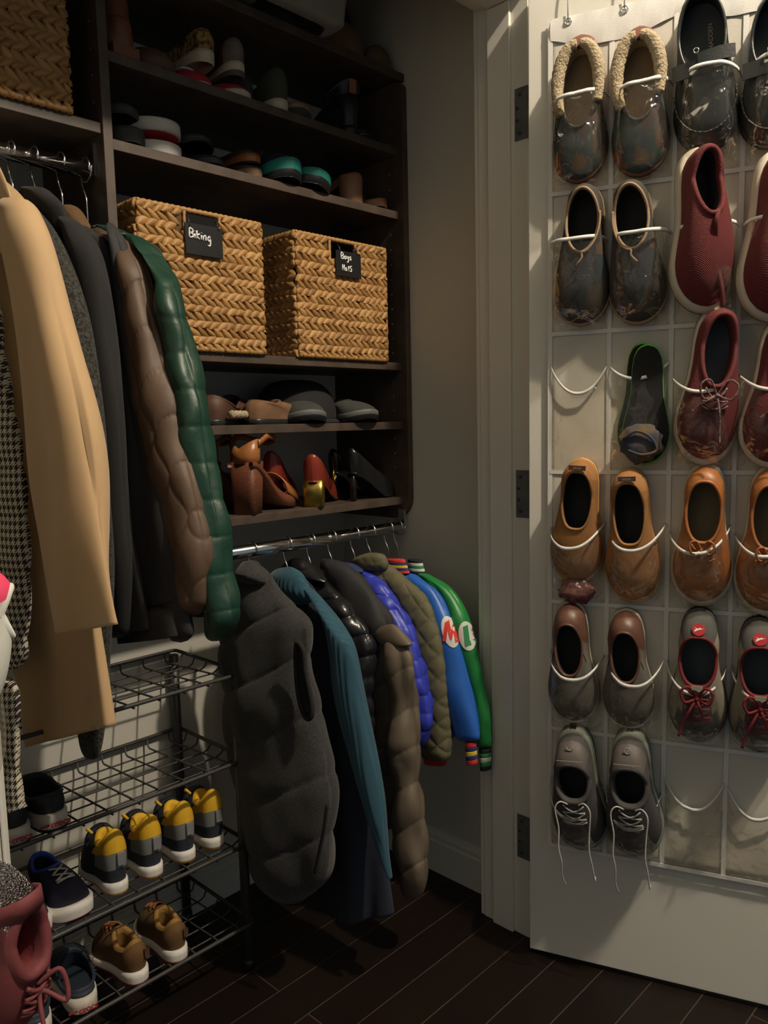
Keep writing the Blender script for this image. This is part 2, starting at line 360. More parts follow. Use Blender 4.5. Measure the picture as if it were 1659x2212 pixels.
def basket(label,x0,z0,W=.278,H=.268,D=.235,y0=1.362,txt=None,taperx=.004,group='woven baskets'):
    t=thing('woven_basket',label,'basket',(x0+W/2,y0,z0),group=group)
    hole=(W*.5-.040,W*.5+.040,H-.048)
    def side(name,Wd,M4,hl=None):
        vs,fs,tn=leaves(Wd,H,hl)
        o=mesh(name,vs,fs,M_straw,t,True,False); at_=o.data.attributes.new('tone','FLOAT','POINT'); at_.data.foreach_set('value',tn)
        o.matrix_local=M4; return o
    hw=W/2
    side('woven_side',W,Matrix.Translation((-hw,0,0)),hole)
    side('woven_side',D,Matrix.Translation((-hw,D,0))@Matrix.Rotation(-PI/2,4,'Z'))
    side('woven_side',D,Matrix.Translation((hw,0,0))@Matrix.Rotation(PI/2,4,'Z'))
    m=MB(); e=.004
    m.box(-hw,0,0,-hw+hole[0],e,H-.004).box(-hw+hole[1],0,0,hw,e,H-.004).box(-hw+hole[0],0,0,-hw+hole[1],e,hole[2]).box(-hw+hole[0],0,H-.006,-hw+hole[1],e,H-.002)
    m.box(-hw,0,0,-hw+e,D,H-.004).box(hw-e,0,0,hw,D,H-.004).box(-hw,D-e,0,hw,D,H-.004).box(-hw,0,0,hw,D,e)
    m.build('basket_core',M_strawdark,t,False)
    def rp(name,pts,r):
        P=[V3(pts[0])]
        for a,b in zip(pts,pts[1:]):
            k=max(2,int(np.linalg.norm(V3(b)-V3(a))/.004)); P+=[V3(a)+(V3(b)-V3(a))*i/k for i in range(1,k+1)]
        q=MB().tube(P,[r*(1+.2*math.sin(i*2.1)) for i in range(len(P))],8)
        o=q.build(name,M_straw,t); at_=o.data.attributes.new('tone','FLOAT','POINT'); at_.data.foreach_set('value',[.6]*len(q.v))
    for nm,zz,r in (('rope_rim',H-.002,.0052),('rope_base',.005,.006)):
        rp(nm,[(-hw,-.002,zz),(hw,-.002,zz),(hw,D,zz),(-hw,D,zz),(-hw,-.002,zz)],r)
    rp('handle_edge',[(-hw+hole[0],-.003,H-.004),(-hw+hole[0],-.003,hole[2]),(-hw+hole[1],-.003,hole[2]),(-hw+hole[1],-.003,H-.004)],.0035)
    return t
def strokes(name,polys,r,m,parent,M4):
    b=MB()
    for p in polys:
        P=spline([(x,0,z) for x,z in p],max(3,len(p)*4)) if len(p)>2 else [(x,0,z) for x,z in p]; b.tube(P,r,6)
    o=b.build(name,m,parent); o.matrix_local=M4; return o
M_chalk=mat('chalkboard_plate',(.012,.013,.015),.4)
# --- handwriting as strokes, unit: glyph height 1
GL={'B':[[(0,0),(0,1),(.45,.9),(.45,.6),(.05,.52),(.5,.42),(.5,.08),(0,0)]],'i':[[(0,.55),(.02,0)],[(.0,.78),(.02,.82)]],'K':[[(0,.95),(0,0)],[(.42,.62),(.02,.36),(.42,0)]],
'n':[[(0,.55),(0,0)],[(0,.4),(.2,.58),(.36,.45),(.38,0)]],'g':[[(.4,.5),(.15,.58),(0,.3),(.15,.05),(.38,.25),(.4,.55)],[(.4,.55),(.42,-.2),(.3,-.5),(.05,-.42)]],
'o':[[(.2,.55),(0,.3),(.15,0),(.4,.2),(.35,.5),(.2,.55)]],'y':[[(0,.55),(.12,.15),(.36,.2)],[(.4,.55),(.36,-.1),(.2,-.45),(0,-.35)]],
's':[[(.36,.52),(.1,.5),(.08,.32),(.32,.24),(.3,.02),(0,.04)]],'H':[[(0,1),(0,0)],[(.42,1),(.42,0)],[(0,.48),(.42,.52)]],'a':[[(.34,.52),(.08,.5),(.02,.12),(.3,.12),(.36,.52),(.38,0)]],
't':[[(.15,.9),(.16,0)],[(0,.6),(.34,.62)]],'S':[[(.45,.92),(.12,.85),(.1,.58),(.42,.45),(.38,.08),(0,.06)]]}
ADV={'i':.30,'t':.46,'B':.78,'K':.68,'H':.70}
def write(word,x,z,h,slope=0,lean=0):
    out=[];cx=0
    for ch in word:
        for p in GL[ch]: out.append([(x+(cx+a+lean*b)*h*.92,z+b*h+slope*cx*h) for a,b in p])
        cx+=ADV.get(ch,.66)
    return out
bk=basket('woven basket with a chalk tag reading Biking',.772,1.318)
pl=box('name_plate',.8655,1.348,1.500,.9495,1.3515,1.558,M_chalk,bk,.0006)
strokes('lettering',write('BiKing',.873,1.531,.0165,-.06,.1),.0016,M_whitepl,bk,Matrix.Translation(Vector((0,-.0145,0))-bk.location+Vector((0,1.362,0))))
m=MB()
for x in (.875,.940): m.tube([(x,1.349,1.552),(x,1.350,1.564),(x,1.357,1.572)],.0018,6)
m.build('tag_hook',M_black,bk,True,True)
bk2=basket('woven basket with a chalk tag reading Boys Hats',1.146,1.318)
pl=box('name_plate',1.256,1.348,1.504,1.333,1.3515,1.560,M_chalk,bk2,.0006)
strokes('lettering',write('Boys',1.270,1.542,.0135,0,.0)+write('HatS',1.273,1.516,.0135,0,.05),.0014,M_whitepl,bk2,Matrix.Translation(Vector((0,-.0145,0))-bk2.location+Vector((0,1.362,0))))
m=MB()
for x in (1.268,1.322): m.tube([(x,1.349,1.554),(x,1.350,1.566),(x,1.357,1.574)],.0018,6)
m.build('tag_hook',M_black,bk2,True,True)
bk3=basket('woven basket without a tag on the upper left shelf',.378,1.705)

# clear tub and hats on the top shelf
tub=thing('storage_tub','clear plastic storage tub on the top shelf','storage box',(1.05,1.40,2.005))
def rrect(x0,y0,x1,y1,r,n=5):
    return [(cx+r*math.cos(a),cy+r*math.sin(a)) for cx,cy,a0 in ((x1-r,y1-r,0),(x0+r,y1-r,PI/2),(x0+r,y0+r,PI),(x1-r,y0+r,1.5*PI)) for a in np.linspace(a0,a0+PI/2,n)]
v=[];f=[];N=20
lv=[(.0,.030,.012),(.0,.012,.004),(.008,.0,.0),(.14,-.012,.0),(.142,-.020,.0),(.148,-.020,0)]
for z,i,_ in lv: v+=[(x,y,z+2.006) for x,y in rrect(.80+i,1.285+i,1.255-i,1.60-i,.03)]
for k in range(len(lv)-1): f+=[(k*N+j,k*N+(j+1)%N,(k+1)*N+(j+1)%N,(k+1)*N+j) for j in range(N)]
f.append(tuple(range(N)))
mesh('tub_body',v,f,M_tub,tub,True,True)
M_lid=mat('tub_lid_grey',(.25,.26,.27),.5)
v,f=prism(rrect(.775,1.262,1.28,1.608,.035),2,2.155,2.168); o=mesh('lid',v,f,M_lid,tub,False,True); bevel(o,.003)
box('folded_papers',.86,1.33,2.012,1.05,1.48,2.03,mat('paper_tan',(.45,.40,.28),.8),tub)
def hat(label,c,r,h,m,brim):
    t=thing('hat',label,'hat',c)
    M=14;N=32;v=[]
    for i in range(M):
        a=i/(M-1)*PI/2
        rr=r*math.cos(a)**.7 if i<M-1 else 0.001; zz=.012+h*math.sin(a)
        if i>M-4: zz-=.006*(i-M+4)
        for j in range(N): q=2*PI*j/N; v.append((rr*math.cos(q),rr*.88*math.sin(q),zz))
    f=[(i*N+j,i*N+(j+1)%N,(i+1)*N+(j+1)%N,(i+1)*N+j) for i in range(M-1) for j in range(N)]
    mesh('crown',v,f,m,t)
    v=[];
    for k,(rr,zz) in enumerate(((r*.98,.014),(r+brim*.5,.006),(r+brim,.004),(r+brim,.0),(r*.97,.002))):
        for j in range(N): q=2*PI*j/N; v.append((rr*math.cos(q),rr*.88*math.sin(q),zz+.006*math.cos(2*q)*(rr>r)+.006))
    f=[(i*N+j,i*N+(j+1)%N,(i+1)*N+(j+1)%N,(i+1)*N+j) for i in range(4) for j in range(N)]
    mesh('brim',v,f,m,t); return t
M_felt=mat('brown_felt',(.24,.14,.07),.95,bump=.3,bscale=400); M_felt2=mat('olive_brown_felt',(.18,.12,.065),.95,bump=.3,bscale=400)
hat('tan brown felt hat on the top shelf right of the storage tub',(1.365,1.43,2.006),.058,.085,M_felt,.022)
hat('smaller dull brown hat in the far right corner of the top shelf',(1.452,1.40,2.006),.036,.05,M_felt2,.008)
t=thing('garment_bag','black folded garment bag behind the hats on the top shelf','bag',(1.41,1.54,2.006))
v=[];N=28;M=16
for i in range(M):
    q=i/(M-1); zz=.21*math.sin(q*PI/2); s=math.cos(q*PI/2)**.35
    for j in range(N):
        a=2*PI*j/N; k=1+.08*noise.noise((3*math.cos(a),3*math.sin(a),q*3))
        v.append((.085*s*k*np.sign(math.cos(a))*abs(math.cos(a))**.6,.05*s*k*np.sign(math.sin(a))*abs(math.sin(a))**.6,zz))
f=[(i*N+j,i*N+(j+1)%N,(i+1)*N+(j+1)%N,(i+1)*N+j) for i in range(M-1) for j in range(N)]
mesh('bag_body',v,f,M_blackfab,t)
MB().tube([(-.03,0,.2),(-.02,0,.235),(.02,0,.235),(.03,0,.2)],.004).build('handle',M_blackfab,t)

# lamp in the room
lt=bpy.data.lights.new('lamp_light','POINT'); lt.energy=LAMP_W; lt.color=(1,.86,.68); lt.shadow_soft_size=LAMP_R
cl=thing('ceiling_lamp','small round ceiling lamp outside the closet','lamp',(LAMP[0],LAMP[1],3.19))
m=MB(); m.tube([(0,0,.005),(0,0,.04)],.07,32); m.build('lamp_base',M_white,cl)
lo=bpy.data.objects.new('lamp_light',lt); link(lo); lo.location=LAMP

# ================================================================ HANGING CLOTHES
def hanger(label,x,y,z,arm=.19,group=None,colr=None):
    """z: centre of the rod; hook over the rod, wire stem, arms inside the garment"""
    t=thing('clothes_hanger',label,'hanger',(x,y,z-.15),group=group)
    R_=.0185; p=[(x,y+R_*math.cos(a),z+R_*math.sin(a)) for a in np.linspace(PI*1.12,-.55,14)]
    p+=[(x,y+.012,z-.030),(x,y+.002,z-.048),(x,y,z-.062),(x,y,z-.115)]
    MB().tube(spline(p,44),.0017,8).build('hook',M_wire,t,True,True)
    q=[(x,y+s*arm*k,z-.112-.10*k**1.25) for s in (-1,) for k in (1,.75,.5,.25)]+[(x,y,z-.108)]+[(x,y+arm*k,z-.112-.10*k**1.25) for k in (.25,.5,.75,1)]
    MB().tube(spline(q,30),.0045,8).build('arms',M_black,t,True,True)
    return t
def pxring(pairs,x,t=.004):
    """traced left/right outline points of a garment hanging in the plane x -> centre and half width in (y,z)"""
    out=[]
    for a,b in pairs:
        A=at(*a,'x',x-t); B=at(*b,'x',x+t); A[1]=min(A[1],1.572); out.append([(A[1]+B[1])/2,(A[2]+B[2])/2,(A[1]-B[1])/2,(A[2]-B[2])/2])
    return out
def cloth(name,rings,x,th,m,parent,N=72,M=110,e=2.2,disp=None,closed=(1,1),xs=None,hollow=0,wr=.004,wf=9,seed=0,label=None):
    """rings: rows (yc,zc,hy,hz). th: half thickness (number or per-ring list). xs: per-ring x offset"""
    if hollow: closed=(closed[0],0)
    R_=np.array(rings,float); k=len(R_)
    T=np.array([th]*k if not hasattr(th,'__len__') else th,float); X=np.array([0]*k if xs is None else xs,float)
    Q=spline(np.c_[R_,T,X],M); Q[:,4]=np.maximum(Q[:,4],.002)
    L=np.r_[0,np.cumsum(np.linalg.norm(np.diff(Q[:,:2],axis=0),axis=1))]
    V=[]
    for i in range(M):
        yc,zc,hy,hz,t,xo=Q[i]; hw=math.hypot(hy,hz)+1e-9
        endk=1.0
        di=min(L[i],1e9) if closed[0] else 1e9; dj=(L[-1]-L[i]) if closed[1] else 1e9
        d0=min(di,dj); rad=t*1.1
        if d0<rad: endk=math.sqrt(max(0.0,1-(1-d0/rad)**2))*.97+.03
        for j in range(N):
            a=2*PI*j/N; c,s=math.cos(a),math.sin(a)
            cc=np.sign(c)*abs(c)**(2/e); ss=np.sign(s)*abs(s)**(2/e)
            nn=np.array([ss/t, cc*hy/hw**2, cc*hz/hw**2]); nn/=np.linalg.norm(nn)+1e-9
            p=np.array([x+xo+ss*t*endk, yc+cc*hy*(endk**.3), zc+cc*hz*(endk**.3)])
            d=0
            if disp: d+=disp(p,L[i],a,cc*hw,L[-1])*endk
            if wr: d+=wr*noise.noise(Vector((p[0]*wf*1.5+seed,p[1]*wf,p[2]*wf*.6+(0 if s>0 else 5))))*endk*2
            V.append(p+nn*d)
    F_=[(i*N+j,i*N+(j+1)%N,(i+1)*N+(j+1)%N,(i+1)*N+j) for i in range(M-1) for j in range(N)]
    V=list(V)
    if hollow:
        # turned-in cuff / hem
        base=(M-1)*N; c0=np.mean([V[base+j] for j in range(N)],axis=0); prev=base
        dirn=nz(np.r_[0,Q[-1,:2]-Q[-4,:2]])
        for kk,(sc,dp) in enumerate(((.90,.0),(.84,-.012),(.80,-hollow))):
            st=len(V)
            for j in range(N): V.append(c0+(V[base+j]-c0)*sc+dirn*dp)
            F_+=[(prev+j,prev+(j+1)%N,st+(j+1)%N,st+j) for j in range(N)]; prev=st
        F_.append(tuple(prev+j for j in range(N)))
    else: F_.append(tuple((M-1)*N+j for j in range(N)))
    F_.append(tuple(range(N))[::-1])
    return mesh(name,V,F_,m,parent,True,True,label=label)
def puff_rows(pitch,amp,slant=0,ph=0,pw=.5):
    return lambda p,l,a,w,L: amp*(abs(math.sin(PI*((p[2]+slant*p[1])/pitch+ph+.25*noise.noise(Vector((p[1]*4,p[2]*4,ph*7))))))**pw-.6)
def puff_len(pitch,amp,pw=.5): return lambda p,l,a,w,L: amp*(abs(math.sin(PI*l/pitch))**pw-.6)
def diamonds(pitch,amp,pw=.4,sk=1.0):
    return lambda p,l,a,w,L: amp*(min(abs(math.sin(PI*(p[2]+sk*p[1])/pitch)),abs(math.sin(PI*(p[2]-sk*p[1])/pitch)))**pw-.6)
def ogee(py,pz,amp,pw=.45):
    def f(p,l,a,w,L):
        s=math.sin(2*PI*p[2]/pz)
        return amp*(min(abs(math.sin(PI*(p[1]/py+.25*s))),abs(math.sin(PI*(p[1]/py+.5-.25*s))),1)**pw-.6)
    return f
def folds(k,amp,lo=0,ph=0): return lambda p,l,a,w,L: amp*math.sin(k*p[1]+ph+2*noise.noise(Vector((p[1]*3,p[2]*2,ph))))*min(1,max(0,(l-lo)/.25))
def addd(*fs): return lambda *q: sum(f(*q) for f in fs)
def collar(name,x,y,z,w,h,th,m,parent,tilt=0,r=.016,N=48):
    """standing collar: a band around the neck opening"""
    V=[];K=[(0,1.0),(.35,1.02),(.75,.97),(1,.93),(1.02,.84),(.8,.78),(0,.72)]
    for q,sc in K:
        for j in range(N):
            a=2*PI*j/N; V.append((x+th*math.sin(a)*sc+.003*noise.noise(Vector((a,q*2,x*30))),y+w*math.cos(a)*sc, z+h*q*(1+.15*math.cos(a))+tilt*math.cos(a)*.02))
    F_=[(i*N+j,i*N+(j+1)%N,(i+1)*N+(j+1)%N,(i+1)*N+j) for i in range(len(K)-1) for j in range(N)]
    return mesh(name,V,F_,m,parent,True,True)
def body_rows(y,z0,rows): return [(y+dy,z0-dz,hw,0) for dz,dy,hw in rows]

def houndstooth():
    m=bpy.data.materials.new('houndstooth_wool'); n,l=nodes(m); b=n['Principled BSDF']; b.inputs['Roughness'].default_value=.9
    g=n.new('ShaderNodeNewGeometry'); sp=n.new('ShaderNodeSeparateXYZ'); l.new(g.outputs['Position'],sp.inputs[0])
    def mth(op,a,bv,c=None):
        q=n.new('ShaderNodeMath'); q.operation=op
        for i,vv in enumerate((a,bv,c)):
            if vv is None: continue
            if isinstance(vv,(int,float)): q.inputs[i].default_value=vv
            else: l.new(vv,q.inputs[i])
        return q.outputs[0]
    P=.0115
    yy=mth('SUBTRACT',sp.outputs[1],sp.outputs[0]); u=mth('FRACT',mth('DIVIDE',yy,P),0); v=mth('FRACT',mth('DIVIDE',sp.outputs[2],P),0)
    A=mth('LESS_THAN',u,.5); B=mth('LESS_THAN',v,.5)
    tw=mth('LESS_THAN',mth('FRACT',mth('MULTIPLY',mth('ADD',u,v),2),0),.5)
    same=mth('COMPARE',A,B,.1)   # both dark or both light
    # same -> A ; different -> twill stripe
    r=mth('ADD',mth('MULTIPLY',same,A),mth('MULTIPLY',mth('SUBTRACT',1,same),tw))
    mx=n.new('ShaderNodeMix'); mx.data_type='RGBA'; l.new(r,mx.inputs[0]); mx.inputs[6].default_value=(.62,.58,.42,1); mx.inputs[7].default_value=(.030,.020,.030,1)
    l.new(mx.outputs[2],b.inputs['Base Color']); return m
M_hound=houndstooth()
M_tan=mat('tan_twill',(.50,.33,.17),.75,sheen=.2,bump=.15,bscale=1400,bdist=.0004)
M_tweed=mat('charcoal_tweed',(.050,.048,.038),.95,vcol=(.006,.006,.006),vscale=210,bump=.8,bscale=320,bdist=.0015,sheen=.05)
M_blkwool=mat('black_wool',(.010,.010,.011),.9,bump=.3,bscale=700,sheen=.06)
M_blkcot=mat('black_softshell',(.014,.014,.016),.75,sheen=.05,bump=.1,bscale=900)
M_brownq=mat('brown_quilted_nylon',(.085,.050,.030),.6,bump=.4,bscale=45,bdist=.002)
M_green=mat('green_satin_nylon',(.005,.036,.021),.46,bump=.6,bscale=38,bdist=.003,spec=.5)
M_brncollar=mat('brown_corduroy',(.13,.07,.025),.9,bump=.5,bscale=500,kind='wave')
HG='steel hook hangers on the upper rod'; HL='steel hook hangers on the lower rod'
ZU=1.632; YU=1.40; ZD=.905; YD=1.37
def shoulder(y,zt,hw,zb,hb,neck=.065,drop=.075,n2=.9):
    """coat body: neck, sloping shoulders, straight to the hem"""
    return [(y,zt,neck*.8,0),(y,zt-.012,neck*1.15,0),(y,zt-.035,hw*.62,0),(y,zt-drop,hw*.93,0),(y,zt-drop-.06,hw,0),(y,(zt+zb)/2+.05,hw*n2,0),(y,zb+.15,(hw*n2+hb)/2,0),(y,zb,hb,0)]
# houndstooth coat, far left
c=thing('coat','black and cream houndstooth coat at the far left of the upper rod','coat',(.455,YU,.66))
cloth('coat_body',pxring([((-160,330),(-60,380)),((-190,560),(-12,640)),((-170,780),(18,800)),((-150,1000),(48,980)),((-130,1200),(60,1200)),((-110,1330),(58,1330)),((-80,1450),(48,1450))],.455),.455,.030,M_hound,c,disp=puff_rows(.085,.006,.2),wr=.003)
cloth('sleeve',pxring([((-30,1440),(30,1480)),((-40,1560),(38,1560)),((-30,1700),(48,1690)),((0,1762),(52,1745))],.44),.44,.020,M_hound,c,M=50,hollow=.03,disp=puff_rows(.06,.004))
# tan coat
c=thing('coat','tan trench-style coat with open wide sleeve hanging on the upper rod','coat',(.505,YU,.60))
hanger('steel-hooked hanger holding the tan coat, partly beyond the left picture edge',.52,YU,ZU,.18)
cloth('coat_body',pxring([((-150,330),(20,410)),((-160,420),(62,470)),((-150,620),(100,640)),((-120,900),(145,900)),((-60,1200),(190,1200)),((20,1450),(222,1430)),((60,1612),(240,1568))],.535),.540,.018,M_tan,c,e=3,disp=folds(46,.006,.3,.8),wr=.003,wf=6,hollow=.05)
cloth('sleeve',pxring([((0,425),(62,428)),((22,500),(98,520)),((48,620),(130,660)),((64,800),(168,820)),((76,1000),(205,1000)),((100,1180),(235,1180)),((122,1370),(262,1347))],.475),.475,[.018,.026,.030,.032,.032,.028,.022],M_tan,c,hollow=.06,e=2.4,N=100,M=150,disp=folds(48,.0045,.02,2.2),wr=.006,wf=8)
cloth('collar',pxring([((-140,300),(-10,330)),((-120,350),(22,400)),((-90,420),(30,450)),((-60,520),(16,560))],.490),.490,.008,M_tan,c,M=40,wr=.003)
# charcoal tweed coat
c=thing('coat','charcoal flecked tweed overcoat hanging behind the tan coat','coat',(.569,YU,.62))
hanger('steel hook hanger at the far left of the upper rod, above the tweed coat',.569,YU,ZU,.18,HG)
cloth('coat_body',pxring([((-70,400),(36,412)),((-90,430),(62,450)),((-90,560),(120,530)),((-80,800),(150,700)),((-60,1000),(190,1000)),((-20,1200),(215,1200)),((60,1400),(222,1400)),((120,1500),(228,1500))],.575),.575,.022,M_tweed,c,disp=folds(40,.004,.2,.5),hollow=.04)
cloth('sleeve',pxring([((38,420),(80,455)),((70,480),(125,510)),((95,560),(160,590)),((120,700),(192,720)),((140,900),(224,900)),((150,1100),(238,1100)),((160,1300),(243,1300)),((168,1500),(236,1500)),((176,1600),(228,1585)),((184,1640),(222,1638))],.56),.556,[.012,.02,.024,.026,.026,.025,.024,.022,.018,.010],M_tweed,c,disp=None,wr=.004)
# black wool coat with stand collar
c=thing('coat','plain black wool coat with a raised collar behind the tweed coat','coat',(.607,YU,.66))
hanger('steel hook hanger above the black coat with the raised collar',.607,YU,ZU,.18,HG)
cloth('coat_body',pxring([((38,410),(110,408)),((20,430),(150,470)),((0,520),(190,540)),((20,700),(230,760)),((60,1000),(262,1000)),((120,1200),(300,1200)),((170,1360),(330,1360))],.615),.615,.020,M_blkwool,c,disp=folds(35,.004,.2,1.5),hollow=.04)
cloth('collar',pxring([((45,402),(100,404)),((50,425),(140,440)),((60,470),(152,480)),((90,520),(150,500))],.600),.598,.016,M_blkwool,c,M=40)
cloth('sleeve',pxring([((120,455),(170,480)),((150,540),(215,560)),((180,680),(240,720)),((200,900),(262,900)),((210,1100),(272,1100)),((216,1250),(282,1250)),((222,1380),(284,1375))],.600),.600,[.012,.02,.022,.022,.022,.02,.018],M_blkwool,c)
# black jacket with a snap on the hem band
c=thing('coat','black jacket with a round snap button on its hem band','coat',(.653,YU,.80))
hanger('steel hook hanger above the brown corduroy collar',.653,YU,ZU,.18,HG)
cloth('coat_body',pxring([((100,450),(172,480)),((90,480),(200,500)),((90,560),(235,545)),((120,760),(270,760)),((180,1000),(322,1000)),((215,1150),(352,1150)),((252,1320),(386,1298))],.640),.640,.022,M_blkcot,c,disp=folds(38,.005,.1,.2),wr=.003,closed=(1,0))
cloth('hem_band',pxring([((252,1316),(387,1297)),((256,1350),(391,1330)),((262,1388),(396,1372))],.640),.640,.024,M_blkcot,c,M=24,hollow=.03,wr=.001,e=3)
cloth('sleeve',pxring([((200,470),(226,496)),((215,530),(244,556)),((235,700),(272,740)),((265,900),(312,900)),((300,1080),(350,1080)),((320,1250),(375,1250)),((345,1400),(398,1385))],.628),.650,[.012,.018,.02,.02,.02,.018,.016],M_blkcot,c,disp=folds(70,.002,0,0))
P=at(279,1354,'x',.612)
MB().tube([P,P+np.array([-.0035,0,0])],.0085,20).build('snap_button',mat('gunmetal_snap',(.22,.21,.2),.35,metal=1),c,True,True)
cloth('collar',pxring([((138,440),(165,444)),((140,462),(182,475)),((150,490),(196,500))],.645),.645,.018,M_brncollar,c,M=30,label='brown corduroy collar')
# brown quilted coat
c=thing('coat','brown wavy-quilted coat hanging next to the green puffer jacket','coat',(.685,YU,.78))
cloth('coat_body',pxring([((215,485),(250,505)),((190,510),(275,530)),((190,620),(300,640)),((200,800),(335,800)),((230,1000),(370,1000)),((270,1150),(395,1150)),((320,1280),(420,1280))],.680),.680,.020,M_brownq,c,disp=ogee(.07,.16,.005),hollow=.03)
cloth('sleeve',pxring([((222,500),(262,512)),((262,545),(300,570)),((285,680),(330,680)),((305,840),(372,840)),((325,960),(400,960)),((345,1080),(428,1080)),((372,1200),(450,1200)),((388,1290),(452,1290)),((404,1330),(440,1326))],.663),.663,[.012,.022,.028,.030,.032,.032,.030,.024,.014],M_brownq,c,N=110,M=220,disp=ogee(.062,.125,.0050,.25),wr=.004,wf=20)
# green puffer
c=thing('jacket','shiny dark green puffer jacket at the right end of the upper rod','jacket',(.70,YU,.78))
hanger('steel hook hanger beside the rod bracket, above the green puffer',.6975,YU,ZU,.18,HG)
cloth('jacket_body',pxring([((208,484),(262,494)),((190,510),(330,535)),((200,620),(350,640)),((230,800),(372,800)),((270,1000),(410,1000)),((330,1200),(450,1200)),((380,1330),(470,1330))],.705),.705,.014,M_green,c,disp=puff_rows(.075,.005),hollow=.02)
cloth('sleeve',pxring([((285,505),(312,520)),((318,540),(345,570)),((345,620),(380,630)),((368,740),(404,740)),((385,860),(432,860)),((400,960),(445,960)),((415,1060),(462,1060)),((425,1160),(480,1160)),((440,1250),(494,1250)),((448,1330),(506,1325)),((455,1388),(492,1380))],.69),.690,[.012,.02,.024,.026,.028,.028,.028,.026,.026,.024,.014],M_green,c,N=96,M=230,disp=puff_len(.058,.0042,.22),wr=.0045,wf=24)
cloth('collar',pxring([((212,484),(240,488)),((222,495),(272,500)),((238,508),(284,512))],.695),.695,.02,M_green,c,M=30)

# ---------------------------------------------------------------- garments on the lower rod
from mathutils.bvhtree import BVHTree
from mathutils.geometry import tessellate_polygon
def bvh_of(objs):
    bpy.context.view_layer.update(); V=[];Fc=[]
    for o in objs:
        k=len(V); V+=[o.matrix_world@v.co for v in o.data.vertices]; Fc+=[[i+k for i in p.vertices] for p in o.data.polygons]
    return BVHTree.FromPolygons(V,Fc)
def patch(name,objs,polys,m,parent,lift=.0015,grid=None):
    """sewn-on or printed mark: the outline laid onto the real surface of objs"""
    bt=bvh_of(objs if isinstance(objs,list) else [objs]); V=[];Fc=[]
    def hit(x,y):
        d=Vector(ray(x,y)).normalized(); r=bt.ray_cast(Vector(CAM),d)
        if r[0] is None: return None
        nrm=r[1] if r[1].dot(d)<0 else -r[1]
        return r[0]+nrm*lift
    for poly in polys:
        if poly[0]=='disc':
            _,cx,cy,rx,ry,rot=poly; K=[(0,0)]; rr=(0,.5,.85,1.); idx=[]
            pts=[(cx,cy)]
            for r_ in rr[1:]:
                for j in range(28):
                    a=2*PI*j/28; u,v=r_*rx*math.cos(a),r_*ry*math.sin(a); pts.append((cx+u*math.cos(rot)-v*math.sin(rot),cy+u*math.sin(rot)+v*math.cos(rot)))
            H=[hit(*p) for p in pts]; last=next(h for h in H if h is not None); H=[(h if h is not None else last) for h in H]
            k=len(V); V+=H; Fc+=[(k,k+1+j,k+1+(j+1)%28) for j in range(28)]
            for q in range(2): Fc+=[(k+1+q*28+j,k+1+(q+1)*28+j,k+1+(q+1)*28+(j+1)%28,k+1+q*28+(j+1)%28) for j in range(28)]
        else:
            P=[]
            for i in range(len(poly)):
                a,b=poly[i],poly[(i+1)%len(poly)]; P+= [(a[0]+(b[0]-a[0])*t/2,a[1]+(b[1]-a[1])*t/2) for t in range(2)]
            gx=sum(p[0] for p in P)/len(P); gy=sum(p[1] for p in P)/len(P); H=[]
            for p in P:
                h=None
                for k_ in (1,.92,.84,.76,.6,.4,.2,0):
                    h=hit(gx+(p[0]-gx)*k_,gy+(p[1]-gy)*k_)
                    if h is not None: break
                H.append(h)
            if any(h is None for h in H): continue
            k=len(V); V+=H; Fc+=[tuple(k+i for i in t) for t in tessellate_polygon([[Vector((p[0],p[1],0)) for p in P]])]
    if not V: print('PATCH MISSED',name); return None
    return mesh(name,[tuple(v) for v in V],Fc,m,parent,True,True)
def ribm(name,c1,stripes,axis_len=None): pass
M_vest=mat('charcoal_melange_wool',(.038,.037,.036),.95,vcol=(.020,.020,.020),vscale=260,bump=.8,bscale=420,bdist=.0015,sheen=.12)
M_teal=mat('petrol_blue_rib_knit',(.018,.075,.115),.85,bump=.8,bscale=58,bdist=.0016,kind='wave',sheen=.1,bstretch=(1,1,-.17))
M_navy=mat('dark_navy_knit',(.010,.015,.032),.9,bump=.4,bscale=400,sheen=.03)
M_blkpuff=mat('shiny_black_nylon',(.012,.012,.014),.28,bump=.6,bscale=60,bdist=.003,spec=.6)
M_parka=mat('brown_taupe_nylon',(.125,.098,.068),.55,bump=.35,bscale=60,bdist=.002)
M_royal=mat('royal_blue_nylon',(.030,.045,.42),.45,bump=.5,bscale=60,bdist=.002)
M_olive=mat('olive_quilted_cotton',(.115,.105,.055),.75,bump=.3,bscale=300)
M_vblue=mat('cobalt_satin',(.022,.12,.48),.42,bump=.3,bscale=40,bdist=.002)
M_vgreen=mat('kelly_green_satin',(.015,.20,.045),.42,bump=.3,bscale=40,bdist=.002)
M_red=mat('red_knit',(.62,.035,.03),.8); M_yel=mat('yellow_knit',(.72,.50,.05),.8); M_nvk=mat('navy_knit',(.02,.03,.12),.8)
M_whk=mat('white_knit',(.66,.66,.60),.8); M_grk=mat('green_knit',(.03,.22,.08),.8); M_bkk=mat('black_knit',(.012,.014,.016),.85)
